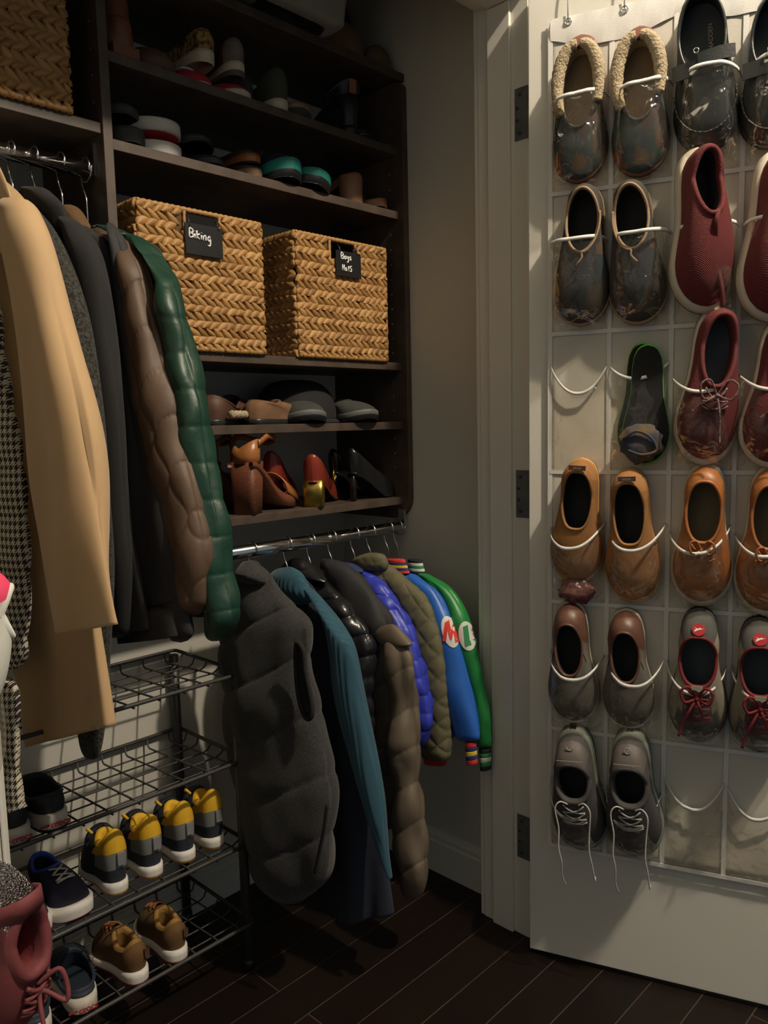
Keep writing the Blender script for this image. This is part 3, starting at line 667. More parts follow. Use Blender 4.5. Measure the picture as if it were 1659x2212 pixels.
# 1 vest
hanger('steel hook hanger holding the charcoal vest at the left of the lower rod',1.007,YD,ZD,.16,HL)
c=thing('puffer_vest','charcoal wool puffer vest at the left end of the lower rod','vest',(1.0,YD,.13))
vb=cloth('vest_body',pxring([((522,1212),(546,1211)),((508,1245),(575,1243)),((498,1290),(600,1290)),((478,1340),(645,1345)),((474,1400),(652,1388)),((478,1470),(655,1460)),((490,1560),(682,1560)),((505,1680),(705,1690)),((525,1800),(708,1810)),((552,1890),(695,1900)),((585,1952),(650,1955))],.965),.975,[.012,.03,.038,.045,.05,.055,.06,.062,.06,.05,.03],M_vest,c,N=110,M=190,e=2.0,disp=puff_rows(.125,.010,.55,.1,.30),wr=.006,wf=15)
cloth('collar',pxring([((520,1213),(545,1211)),((515,1235),(568,1238)),((506,1262),(585,1262))],.955),.955,[.02,.03,.035],M_vest,c,M=40,disp=puff_rows(.05,.003))
lp=[(640,1392),(655,1404),(660,1450),(672,1510),(674,1545),(662,1552),(648,1520),(640,1460)]
P=spline([at(x,y,'x',.935) for x,y in lp],48,True); MB().tube(P,.0045,8,True).build('armhole_binding',M_blkfab if False else M_blackfab,c,True,True)
v=[P.mean(0)+np.array([.006,0,0])]+[p+np.array([.002,0,0]) for p in P]; mesh('armhole_lining',v,[(0,1+i,1+(i+1)%48) for i in range(48)],M_blackfab,c,True,True)
P=spline([at(x,y,'x',.925) for x,y in ((707,1735),(700,1790),(688,1850),(680,1885))],20); MB().tube(P,.0035,8).build('pocket_edge',M_blackfab,c,True,True)
# 2 blue knit
hanger('steel hook hanger holding the petrol blue knit cardigan',1.102,YD,ZD,.16,HL)
c=thing('cardigan','long petrol blue ribbed cardigan with dark navy body beside the vest','cardigan',(1.08,YD,.06))
cloth('body',pxring([((585,1232),(650,1240)),((575,1262),(690,1290)),((600,1340),(732,1352)),((610,1450),(760,1440)),((640,1600),(795,1600)),((670,1750),(822,1770)),((700,1880),(840,1880)),((718,1985),(850,1972))],1.085),1.085,.030,M_navy,c,M=140,disp=addd(folds(55,.010,.25,1.0),folds(110,.004,.5,2.)),wr=.003,hollow=.04,closed=(1,0))
cloth('sleeve',pxring([((640,1255),(688,1285)),((692,1325),(738,1360)),((712,1400),(765,1400)),((722,1480),(782,1480)),((735,1560),(800,1575)),((756,1640),(815,1660)),((785,1740),(828,1745)),((812,1840),(838,1840)),((836,1900),(846,1900))],1.052),1.055,[.012,.02,.024,.026,.026,.024,.018,.010,.004],M_teal,c,M=120,disp=folds(30,.003,.05,1.1),wr=.003)
cloth('collar',pxring([((590,1230),(632,1222)),((582,1246),(655,1240)),((588,1275),(672,1272)),((612,1312),(688,1300))],1.055),1.055,[.012,.022,.026,.014],M_teal,c,M=50)
# 3 black puffer
hanger('steel hook hanger holding the glossy black puffer jacket',1.17,YD,ZD,.16,HL)
c=thing('jacket','glossy black puffer jacket between the blue cardigan and the brown parka','jacket',(1.165,YD,.35))
cloth('jacket_body',pxring([((632,1204),(660,1208)),((615,1232),(690,1242)),((630,1280),(742,1292)),((650,1330),(780,1345)),((670,1380),(800,1390)),((690,1440),(803,1432)),((710,1560),(800,1560)),((720,1680),(800,1690))],1.155),1.155,.030,M_blkpuff,c,N=90,M=160,disp=puff_rows(.045,.007,.3),wr=.006,wf=20)
cloth('collar',pxring([((634,1203),(662,1208)),((630,1222),(690,1236)),((650,1248),(715,1262))],1.135),1.135,[.014,.022,.02],M_blkpuff,c,M=40,disp=puff_rows(.025,.003))
# 4 parka
hanger('steel hook hanger holding the brown parka with black shoulders',1.235,YD,ZD,.16,HL)
c=thing('parka','long taupe brown down parka with black shoulders','coat',(1.225,YD,.10))
cloth('coat_body',pxring([((770,1360),(848,1362)),((790,1420),(852,1420)),((798,1560),(860,1560)),((806,1680),(868,1680)),((812,1785),(862,1790))],1.225),1.225,[.025,.032,.034,.034,.026],M_parka,c,N=90,M=150,disp=puff_rows(.075,.006,.5,0,.3),wr=.006,wf=20)
cloth('yoke',pxring([((690,1206),(742,1212)),((690,1235),(778,1245)),((715,1290),(818,1295)),((752,1350),(842,1345)),((785,1400),(840,1388))],1.205),1.205,[.012,.024,.03,.03,.018],M_blkcot,c,M=80,wr=.006,wf=16)
cloth('shoulder_flap',pxring([((800,1362),(846,1345)),((810,1385),(868,1368)),((826,1400),(886,1388)),((860,1398),(888,1396))],1.185),1.19,[.010,.016,.016,.008],M_parka,c,M=40)
cloth('sleeve',pxring([((815,1375),(862,1372)),((832,1430),(888,1430)),((842,1560),(893,1560)),((850,1700),(900,1690)),((857,1830),(912,1800)),((865,1900),(917,1890)),((876,1945),(905,1942))],1.185),1.19,[.016,.026,.028,.028,.028,.026,.014],M_parka,c,N=90,M=190,disp=puff_rows(.085,.0055,.7,.3,.3),wr=.007,wf=22)
collar('collar',1.215,1.335,.785,.045,.045,.03,M_parka,c)
# 5 royal blue
hanger('steel hook hanger holding the royal blue puffer jacket',1.309,YD,ZD,.15,HL)
c=thing('jacket','royal blue puffer jacket between the brown parka and the olive jacket','jacket',(1.30,YD,.42))
cloth('jacket_body',pxring([((738,1218),(768,1222)),((745,1245),(815,1248)),((765,1290),(850,1292)),((785,1350),(880,1352)),((800,1450),(895,1450)),((815,1600),(915,1620))],1.30),1.30,.024,M_royal,c,N=90,M=120,disp=puff_rows(.045,.006),wr=.006,wf=18)
cloth('sleeve',pxring([((782,1250),(822,1256)),((812,1290),(856,1305)),((842,1350),(884,1360)),((862,1420),(906,1430)),((876,1490),(924,1500)),((880,1550),(932,1560)),((884,1600),(918,1612))],1.275),1.278,[.014,.022,.026,.028,.028,.026,.014],M_royal,c,N=90,M=160,disp=puff_len(.040,.004,.35),wr=.006,wf=26)
cloth('collar',pxring([((736,1214),(764,1218)),((744,1232),(790,1238))],1.285),1.285,[.014,.016],M_nvk,c,M=20,label='navy collar')
# 6 olive
hanger('steel hook hanger holding the olive quilted jacket',1.364,YD,ZD,.15,HL)
c=thing('jacket','olive green diamond-quilted jacket beside the blue varsity jacket','jacket',(1.345,YD,.42))
cloth('jacket_body',pxring([((772,1212),(832,1214)),((780,1240),(872,1250)),((800,1268),(915,1290)),((830,1325),(940,1345)),((862,1400),(957,1420)),((880,1500),(966,1520)),((895,1600),(969,1600)),((905,1642),(968,1648))],1.325),1.330,[.014,.022,.024,.026,.026,.026,.026,.022],M_olive,c,N=120,M=170,disp=diamonds(.052,.0035,.5),wr=.004,wf=10)
cloth('collar',pxring([((766,1204),(800,1192)),((766,1216),(832,1200)),((785,1236),(842,1232))],1.315),1.315,[.014,.018,.018],M_olive,c,M=40,disp=diamonds(.03,.002))
# varsity jackets
def stripes(name,rings,x,th,mats,parent,n0=10):
    """knitted rib: one part per stripe"""
    R_=np.array(pxring(rings,x)); 
    for k,mm in enumerate(mats):
        a,b=k/len(mats),(k+1)/len(mats); q=[R_[0]+(R_[1]-R_[0])*t for t in (a,b)]
        cloth(name if k==0 else 'stripe',[list(v) for v in q],x,th,mm,parent,N=48,M=6,closed=(0,0),wr=0,e=2)
hanger('steel hook hanger holding the blue varsity jacket',1.427,YD,ZD,.12,HL)
c=thing('varsity_jacket','blue varsity jacket with red and yellow ribs and a white round M patch','jacket',(1.385,YD,.44))
vbd=cloth('jacket_body',pxring([((830,1236),(886,1238)),((850,1270),(930,1275)),((870,1330),(955,1340)),((885,1450),(975,1450)),((900,1600),(985,1600))],1.375),1.378,.014,M_vblue,c,M=60)
sl=cloth('sleeve',pxring([((850,1236),(895,1240)),((888,1268),(938,1276)),((912,1320),(968,1335)),((936,1400),(990,1400)),((956,1480),(1009,1480)),((972,1550),(1026,1550)),((990,1602),(1036,1602))],1.355,.002),1.358,[.014,.018,.021,.022,.022,.021,.014],M_vblue,c,N=90,M=150,disp=None,wr=.005,wf=14)
stripes('cuff',[((1003,1604),(1030,1602)),((1007,1652),(1033,1648))],1.355,.011,[M_red,M_nvk,M_yel,M_nvk,M_red],c)
stripes('collar_rib',[((829,1207),(876,1209)),((832,1236),(887,1238))],1.352,.013,[M_red,M_nvk,M_yel,M_nvk,M_red],c)
stripes('waist_rib',[((905,1602),(975,1604)),((915,1650),(965,1652))],1.372,.012,[M_bkk,M_yel,M_red],c)
patch('round_patch',sl,[('disc',972,1365,16.5,35,-.28)],M_whk,c,.0015)
patch('letter_m',sl,[[(957,1384),(961,1345),(969,1340),(974,1362),(978,1344),(984,1350),(990,1386),(983,1388),(979,1366),(975,1384),(971,1378),(967,1360),(964,1386)]],M_red,c,.0026)
hanger('steel hook hanger at the right end of the lower rod, holding the green varsity jacket',1.462,YD,ZD,.10,HL)
c=thing('varsity_jacket','green varsity jacket with a white round L patch at the right wall','jacket',(1.41,YD,.40))
cloth('jacket_body',pxring([((882,1238),(918,1240)),((905,1262),(945,1268)),((920,1330),(990,1340)),((935,1450),(1005,1450)),((950,1580),(1015,1580))],1.41),1.425,.012,M_vgreen,c,M=60)
sl=cloth('sleeve',pxring([((898,1236),(930,1242)),((935,1256),(972,1275)),((965,1310),(1004,1330)),((988,1380),(1027,1395)),((1006,1450),(1041,1460)),((1018,1530),(1053,1535)),((1026,1616),(1062,1616))],1.385,.002),1.388,[.012,.018,.019,.019,.019,.018,.013],M_vgreen,c,N=90,M=150,wr=.005,wf=14)
stripes('cuff',[((1034,1616),(1061,1616)),((1037,1664),(1062,1661))],1.388,.012,[M_bkk,M_grk,M_whk,M_grk,M_bkk],c)
stripes('collar_rib',[((880,1208),(912,1210)),((882,1238),(921,1240))],1.392,.012,[M_bkk,M_whk,M_grk,M_whk,M_bkk],c)
patch('round_patch',sl,[('disc',1009,1374,17.5,32,-.2)],M_whk,c,.0015)
patch('letter_l',sl,[[(1000,1354),(1009,1350),(1014,1384),(1026,1380),(1028,1390),(1006,1397)]],M_grk,c,.0026)

# ================================================================ SHOES
WT=np.array([[0,0],[.012,.24],[.04,.42],[.1,.57],[.2,.645],[.33,.66],[.45,.71],[.58,.87],[.68,.98],[.76,1.],[.84,.93],[.91,.77],[.96,.54],[.988,.30],[1,0]])
def shoe(name,label,cat,L,W,sp,group=None,mw=None,bend=0,root=None):
    """one shoe, heel at y=0, toe at y=L, sole on z=0.  sp: dict of shape and materials"""
    t0=thing(name,label,cat,group=group,mw=mw if mw is not None else Matrix.Identity(4)) if root is None else root
    N=64; g=sp.get
    hs=g('sole',[.022,.016,.014,.016]); y0,y1,rw=g('rim',(.03,.52,.30)); rz=g('rimz',(.062,.048,.055)); k=g('k',.6); bul=g('bulge',.004)
    point=g('point',0); topen=g('spring',.006)
    def hsole(t): return float(np.interp(t,[0,.3,.62,1],hs))
    def lift(t): return topen*max(0,(t-.7)/.3)**2*1.5 + g('arch',0)*math.sin(PI*min(1,t/.62))*(t<.62)
    def outl(p,sc=1.):
        t=(1-math.cos(p))/2; w=float(np.interp(t,WT[:,0],WT[:,1]))*W/2
        if point: w*= 1-point*max(0,(t-.6)/.4)**1.3
        sgn=1 if p<PI else -1
        c=bend*W*(t*t*.5-.5*math.sin(PI*t)*.4)
        return np.array([sgn*w*sc+c, L*(.5+(t-.5)*sc)]),t
    rimc=g('rimx',0)
    def rim(p,sc=1.):
        q=(1-math.cos(p))/2; e=g('rimpow',.85)
        x=abs(math.sin(p))**e*rw*W*(1-.0*q)*(1 if p<PI else -1)*sc
        if g('rimV',0): x*=1-g('rimV',0)*q**1.5
        yy=L*((y0+y1)/2+(q-.5)*(y1-y0)*sc); z=float(np.interp(q,[0,.5,1],rz)) if not g('rimzs') else float(np.interp(q,*g('rimzs')))
        tt=yy/L; c=bend*W*(tt*tt*.5-.5*math.sin(PI*tt)*.4)
        return np.array([x+c+rimc*W,yy,z]),q
    def surf(p,b):
        o,t=outl(p,g('uin',.965)); r,q=rim(p); hf=(1-k)*b+k*(1-math.cos(b*PI/2)); vf=(1-k)*b+k*math.sin(b*PI/2)
        z0=hsole(t)+lift(t)-.001
        if g('toedrop'):   # flatter toe box
            vf=vf*(1-g('toedrop')*math.sin(PI*b)*max(0,(t-.55)/.45))
        xy=o+(r[:2]-o)*hf; z=z0+(r[2]-z0)*vf
        c=np.array([r[0],max(.1*L,min(r[1],L*.5))]); d=nz(o-c) if np.linalg.norm(o-c)>1e-6 else np.zeros(2)
        xy=xy+d*bul*math.sin(PI*b)
        return np.array([xy[0],xy[1],z]),t
    PH=[2*PI*j/N for j in range(N)]
    M=g('M',14); V=[];T=[]
    for i in range(M):
        for p in PH:
            v,t=surf(p,i/(M-1)); V.append(v);T.append(t)
    # regions
    reg=g('regions',lambda t,b,p:'upper'); mats=g('mats',{}); Fs={}
    for i in range(M-1):
        for j in range(N):
            pm=(PH[j]+PI/N)%(2*PI); q=reg((1-math.cos(pm))/2,(i+.5)/(M-1),pm)
            Fs.setdefault(q,[]).append((i*N+j,i*N+(j+1)%N,(i+1)*N+(j+1)%N,(i+1)*N+j))
    V=np.array(V)
    for key,F_ in Fs.items():
        if key is None: continue
        used=sorted({a for q in F_ for a in q}); mp={a:i for i,a in enumerate(used)}
        mesh(key,V[used],[tuple(mp[a] for a in q) for q in F_],mats[key],t0)
    # collar roll
    rr=g('roll',.004); C=[];K=[(0,0),(.15,.75),(.5,1.),(.85,.75),(1,.1),(1.02,-1.2)]
    for a,b in K:
        for p in PH:
            r,q=rim(p); c=np.array([r[0]*0+bend*0,L*(y0+y1)/2]); 
            d=nz(np.array([math.sin(p) , -math.cos(p)*.8])); 
            C.append(np.array([r[0]-d[0]*a*rr*1.8, r[1]-d[1]*a*rr*1.8, r[2]+b*rr]))
    nK=len(K); F_=[(i*N+j,i*N+(j+1)%N,(i+1)*N+(j+1)%N,(i+1)*N+j) for i in range(nK-1) for j in range(N)]
    mesh('collar',C,F_,mats.get('collar',mats['upper']),t0)
    # lining and insole
    C=[];zi=lambda t:hsole(t)+lift(t)+.003
    for a,sc in ((0,1),(.5,1.03),(1,1.06)):
        for p in PH:
            r,q=rim(p); d=nz(np.array([math.sin(p),-math.cos(p)*.8])); x=r[0]-d[0]*rr*1.8; y=r[1]-d[1]*rr*1.8
            zz=r[2]-1.1*rr; tt=min(1,max(0,y/L)); ext=(.06*L*max(0,-math.cos(p)))*a if g('deep',1) else 0
            C.append(np.array([x*sc,y+ext,zz+(zi(tt)-zz)*a]))
    F_=[(i*N+j,i*N+(j+1)%N,(i+1)*N+(j+1)%N,(i+1)*N+j) for i in range(2) for j in range(N)]
    mesh('lining',C,F_,mats.get('lining',M_blackfab),t0)
    C=[c for c in C[2*N:]]; mesh('insole',[np.mean(C,axis=0)]+C,[(0,1+j,1+(j+1)%N) for j in range(N)],mats.get('insole',M_darkins),t0)
    # sole: midsole wall and outsole
    fl=g('flare',1.0); o1=g('outsole',.35)
    def loop(sc,zf):
        out=[]
        for p in PH:
            o,t=outl(p,sc); z=zf(t)+lift(t); out.append((o[0],o[1],z))
        return out
    th_=g('thin')
    zl=(lambda t:max(0,hsole(t)-th_)) if th_ else (lambda t:0)
    zo=(lambda t:zl(t)+.0025) if th_ else (lambda t:hsole(t)*o1)
    A=[loop(fl*.99,zo),loop(fl*1.0,lambda t:(zo(t)+hsole(t))/2),loop(fl*.995,lambda t:hsole(t)),loop(.95,lambda t:hsole(t)+.0005)]
    v=[p for q in A for p in q]; k0=len(v); cc=np.mean(A[-1],axis=0); v.append((cc[0],cc[1],hsole(.62)-.002))
    mesh('midsole',v,[(i*N+j,i*N+(j+1)%N,(i+1)*N+(j+1)%N,(i+1)*N+j) for i in range(3) for j in range(N)]+[(3*N+j,3*N+(j+1)%N,k0) for j in range(N)],mats['midsole'],t0)
    A=[loop(fl*.96,lambda t:zl(t)),loop(fl*.995,lambda t:zl(t)+min(.002,(zo(t)-zl(t))*.5)),loop(fl*1.0,lambda t:zo(t)+.0003)]
    v=[(0,0,0)]+[p for q in A for p in q]
    capf=[(1+j,1+(j+1)%N,1+(N-j-1)%N,1+(N-j)%N) for j in range(0,N//2)]
    capf=[q for q in capf if len(set(q))==4]+[(1,2,N)]+[(N//2,N//2+1,N//2+2)]
    mesh('outsole',v,capf+[(1+i*N+j,1+i*N+(j+1)%N,1+(i+1)*N+(j+1)%N,1+(i+1)*N+j) for i in range(2) for j in range(N)],mats.get('outsole',mats['midsole']),t0)
    if g('laces'):
        lm,n,hw,bs,be=g('laces'); 
        def sp_(u,b): return surf(PI-u,b)[0]+np.array([0,0,.0035])
        for i in range(n):
            b0=bs+(be-bs)*i/max(1,n-1); b1=bs+(be-bs)*(i+1)/max(1,n-1) if i<n-1 else b0-.05
            for s1 in (1,-1):
                pts=[sp_(s1*hw*(1-2*q),b0+(b1-b0)*q)+np.array([0,0,.002*math.sin(PI*q)]) for q in (0,.25,.5,.75,1)]
                MB().tube(spline(pts,12),g('lacer',.0018),6).build('lace',lm,t0)
        m2=g('eyestay')
        if g('tongue'):
            r,q=rim(PI); tl=g('tongue')
            V=[];n2=9
            for i in range(8):
                f=i/7; y=r[1]+.012-f*tl*.75; z=r[2]-.004+f*tl*.75
                for side in (1,-1):
                    for j in range(n2) if side>0 else range(n2-1,-1,-1):
                        a=(j/(n2-1)-.5)*2; V.append((r[0]+a*rw*W*.72*(1-.25*f*f),y+.006*(1-a*a)+(.003 if side>0 else -.003),z-(.012*a*a if f>0 else 0)-(.01*abs(a)**3 if i==7 else 0)))
            nn=2*n2; F_=[(i*nn+j,i*nn+(j+1)%nn,(i+1)*nn+(j+1)%nn,(i+1)*nn+j) for i in range(7) for j in range(nn)]+[tuple(7*nn+j for j in range(nn))]
            mesh('tongue',V,F_,mats.get('tongue',mats['upper']),t0)
    t0['_x']=0; del t0['_x']
    SURF[t0.name]=(surf,rim,L,W); return t0
SURF={}
def copy_tree(o,label,mw=None,parent=None,group=None):
    c=o.copy(); COL.objects.link(c)
    if parent: c.parent=parent
    else:
        c.matrix_world=mw; c['label']=label
        if group: c['group']=group
    for ch in o.children: copy_tree(ch,None,None,c)
    return c
MIRX=Matrix.Scale(-1,4,(1,0,0))
def on_shelf(x,y,z,yaw=0,tilt=0): return Matrix.Translation((x,y,z))@Matrix.Rotation(math.radians(yaw),4,'Z')@Matrix.Rotation(math.radians(tilt),4,'X')
def on_door(heel,toe,off=.014,roll=0,pitch=0,A=None,D=None,Nn=None,uz=None):
    """sole against the organizer, toe down; heel/toe traced on the sole plane"""
    if uz: (u0,z0),(u1,z1)=uz
    else: u0,z0=at_door(*heel,off+.02); u1,z1=at_door(*toe,off+.02)
    A=DA if A is None else A; D=DD if D is None else D; Nn=DN if Nn is None else Nn
    p=A+D*u0-Nn*off+np.array([0,0,z0]); q=A+D*u1-Nn*off+np.array([0,0,z1]); L=np.linalg.norm(q-p); Y=nz(q-p); Z=-Nn; X=np.cross(Y,Z)
    M_=frame4(p,X,Y,Z)@Matrix.Rotation(math.radians(roll),4,'Y')@Matrix.Rotation(math.radians(pitch),4,'X')
    return M_,L

# ---------------------------------------------------------------- ORGANIZERS
M_mesh=mat('organizer_backing',(.60,.57,.50),.8,bump=.2,bscale=200)
M_band=mat('organizer_binding',(.72,.71,.68),.6,bump=.3,bscale=500)
ZR=[1.604,1.337,1.064,.797,.527,.268]; ZT=1.925; UC=[.045,.159,.272,.386,.499]
def organizer(label,A,D,Nn,bulge,mouth,sgn,rows=range(6),cols=range(4)):
    """24 clear pockets on a backing sheet; local axes: x along the door, y away from it (toward the room), z up"""
    P=A+D*UC[0]-Nn*.004+np.array([0,0,ZR[5]]); X=D; Y=-Nn; Z=np.array([0,0,1.])
    t=thing('shoe_organizer',label,'shoe organizer',mw=frame4(P,X,Y,Z))
    W=UC[4]-UC[0]; z0=ZR[5]; H=ZT-z0
    # backing, slightly wavy cloth
    nx,nzz=40,80; V=[(W*i/nx,.002+.0015*noise.noise(Vector((i*.3,j*.15,0))),H*j/nzz) for j in range(nzz+1) for i in range(nx+1)]
    F_=[(j*(nx+1)+i,j*(nx+1)+i+1,(j+1)*(nx+1)+i+1,(j+1)*(nx+1)+i) for j in range(nzz) for i in range(nx)]
    o=mesh('backing',V,F_,M_mesh,t); md=o.modifiers.new('thick','SOLIDIFY'); md.thickness=.001
    def strip(nm,x0,x1,za,zb,y=.0055): 
        o=MB().box(x0,y-.0015,za,x1,y,zb).build(nm,M_band,t,False); return o
    for c in range(5): strip('seam',(UC[c]-UC[0])-.0045,(UC[c]-UC[0])+.0045,0,H-.0)
    for z in ZR: strip('seam',0,W,z-z0-.004,z-z0+.004,.0062)
    # quilted header
    V=[];nh=40
    for i in range(nh+1):
        u=i/nh; x=W*u; dr=.035+.020*abs(math.sin(PI*u*2)) if True else 0
        for f,y in ((0,.006),(.5,.0085),(1,.006)): V.append((x,y+.0015*math.sin(u*60+f*5),H-dr*(1-f)*1.1))
    o=mesh('header',V,[(i*3+j,(i+1)*3+j,(i+1)*3+j+1,i*3+j+1) for i in range(nh) for j in range(2)],M_band,t)
    for u in (.075,.30,.60,.92):
        x=W*u; rg=[(x+.006*math.cos(a),.0095,H-.012+.006*math.sin(a)) for a in np.linspace(0,2*PI,20,endpoint=False)]
        g=MB().tube(rg,.0014,6,True).build('grommet',M_chrome,t)
        MB().tube(spline([(x,.010,H-.010),(x,.012,H+.012),(x,.011,H+.05),(x,.004,H+.09),(x,-.004,2.013-z0),(x,-.012,2.016-z0)],20),.0016,6).build('door_hook',M_wire,g)
    for r in rows:
        for c in cols:
            zb=ZR[r]-z0+.004; D_=bulge(r,c); hL,hR,dr=mouth(r,c)
            xa=UC[c]-UC[0]+.003; xb=UC[c+1]-UC[0]-.003; na,nb=22,16; V=[]
            def pt(u,v,lift=0):
                hh=hL+(hR-hL)*u-dr*(1-abs(2*u-1)**2.2)
                prof=(1-abs(2*u-1)**3.4)**.62
                vv=math.sin(min(1,(v*hh/.075))*PI/2)**.8*(1.0 if D_>.03 else 1-.3*v)
                y=.007+D_*prof*vv+(.0035*noise.noise(Vector((u*4+c*3,v*5+r*4,sgn)))+.0015*noise.noise(Vector((u*11+c*3,v*9+r*4,sgn+5))))*prof
                return (xa+(xb-xa)*u,y+lift,zb+hh*v)
            for j in range(nb+1):
                for i in range(na+1): V.append(pt(i/na,j/nb))
            F_=[(j*(na+1)+i,j*(na+1)+i+1,(j+1)*(na+1)+i+1,(j+1)*(na+1)+i) for j in range(nb) for i in range(na)]
            p=mesh('pocket',V,F_,M_vinyl,t)
            tr=[]
            for i in range(na+1):
                x,y,z=pt(i/na,1); tr.append((x,y,z))
            m=MB(); v=[]
            for (x,y,z) in tr: v+=[(x,y+.0012,z+.001),(x,y+.0018,z-.0055),(x,y-.0012,z-.0055),(x,y-.0012,z+.001)]
            m.add(v,[(i*4+j,i*4+(j+1)%4,(i+1)*4+(j+1)%4,(i+1)*4+j) for i in range(na) for j in range(4)]+[(0,1,2,3),(na*4+3,na*4+2,na*4+1,na*4)])
            m.build('pocket_binding',M_band,p)
    return t
filled={(0,0):.070,(0,1):.070,(0,2):.075,(0,3):.075,(1,0):.072,(1,1):.072,(1,2):.078,(1,3):.078,(2,0):.012,(2,1):.020,(2,2):.075,(2,3):.075,(3,0):.075,(3,1):.072,(3,2):.075,(3,3):.075,(4,0):.072,(4,1):.072,(4,2):.078,(4,3):.078,(5,0):.080,(5,1):.080,(5,2):.016,(5,3):.016}
def mouthf(r,c):
    h={0:(.150,.160,.004),1:(.165,.168,.004),2:(.175,.175,.028),3:(.150,.165,.035),4:(.165,.165,.035),5:(.150,.150,.045)}[r]
    if (r,c)==(2,0): return (.205,.205,.052)
    if (r,c)==(2,1): return (.200,.205,.025)
    if r==5 and c>1: return (.185,.190,.055)
    if (r,c)==(0,2) or (r,c)==(0,3): return (.150,.150,-.008)
    return h
organizer('clear-pocket white hanging shoe organizer on the right door',DA,DD,DN,lambda r,c:filled[(r,c)],mouthf,1)

# materials for shoes
def lea(n,c,**k): return mat(n,c,k.pop('rough',.5),var=k.pop('var',.25),vscale=k.pop('vscale',30),bump=k.pop('bump',.2),bscale=k.pop('bscale',220),**k)
M_slipbr=lea('reddish_brown_leather',(.15,.055,.032)); M_sherpa=mat('sherpa_fleece',(.50,.40,.26),.95,bump=1.,bscale=260,bdist=.004,var=.25,vscale=200)
def plaid(name,cols,sc=26):
    m=bpy.data.materials.new(name); n,l=nodes(m); b=n['Principled BSDF']; b.inputs['Roughness'].default_value=.85
    tc=n.new('ShaderNodeTexCoord'); mp=n.new('ShaderNodeMapping'); mp.inputs['Scale'].default_value=(sc*2,sc,sc); l.new(tc.outputs['Object'],mp.inputs[0])
    ck=n.new('ShaderNodeTexVoronoi'); ck.inputs['Scale'].default_value=1; ck.distance='CHEBYCHEV'; l.new(mp.outputs[0],ck.inputs[0])
    sp=n.new('ShaderNodeSeparateColor'); l.new(ck.outputs['Color'],sp.inputs[0])
    r=n.new('ShaderNodeValToRGB'); r.color_ramp.interpolation='CONSTANT'; e=r.color_ramp.elements
    e[0].color=(*cols[0],1); e[1].position=1/len(cols); e[1].color=(*cols[1],1)
    for i,c in enumerate(cols[2:]): x=e.new((i+2)/len(cols)); x.color=(*c,1)
    l.new(sp.outputs[0],r.inputs[0]); l.new(r.outputs[0],b.inputs['Base Color']); return m
M_pat1=plaid('dark_patchwork',[(.05,.035,.03),(.035,.045,.055),(.16,.045,.02),(.03,.05,.05),(.08,.05,.035)],30)
M_pat2=plaid('dark_blue_brown_patchwork',[(.05,.038,.03),(.02,.028,.035),(.075,.045,.03),(.02,.022,.035)],14)
M_sue_in=mat('beige_suede_insole',(.24,.17,.10),.9,var=.2,vscale=20)
M_blkle=lea('black_green_leather',(.022,.026,.025),rough=.35,bump=.3); M_seam=mat('grey_seam_thread',(.30,.28,.22),.8)
M_chk=lea('dark_brown_canvas',(.05,.040,.032),vscale=60,rough=.8); M_piping=mat('tan_piping',(.33,.22,.13),.7)
M_burg=mat('burgundy_knit',(.13,.018,.020),.85,bump=.6,bscale=260,kind='wave',bdist=.0008); M_burg2=mat('burgundy_canvas',(.12,.020,.020),.85,bump=.4,bscale=500)
M_cs=mat('cream_sole',(.55,.49,.39),.6); M_gins=mat('grey_blue_insole',(.06,.075,.085),.85)
M_tansu=lea('tan_suede',(.34,.155,.048),rough=.85,vscale=16); M_tanle=lea('cognac_leather',(.36,.13,.035),rough=.45,vscale=18)
M_tanins=mat('olive_tan_insole',(.13,.10,.055),.8); M_brle=lea('brown_leather_heel',(.13,.060,.040),rough=.45); M_greyc=mat('grey_canvas',(.13,.12,.10),.9,bump=.5,bscale=600,var=.2)
M_grsue=mat('grey_suede',(.085,.085,.078),.95,bump=.4,bscale=400,var=.2); M_bgsue=mat('beige_grey_suede',(.25,.22,.165),.9,bump=.3,bscale=400); M_dkred=mat('dark_red_lace',(.15,.010,.014),.8)
M_purp=mat('dark_plum_suede',(.065,.028,.032),.9); M_rungr=mat('grey_knit_runner',(.060,.055,.055),.8,bump=.6,bscale=350); M_runsole=mat('sage_grey_foam',(.20,.23,.19),.6)
M_gl=mat('grey_lace',(.30,.29,.26),.8); M_wl=mat('pale_lace',(.55,.53,.48),.8); M_brlace=mat('mottled_pink_lace',(.26,.16,.14),.8,vcol=(.06,.03,.03),vscale=300)
def mid(t,b,p): return 'upper'
GO='slippers in the top pocket row'
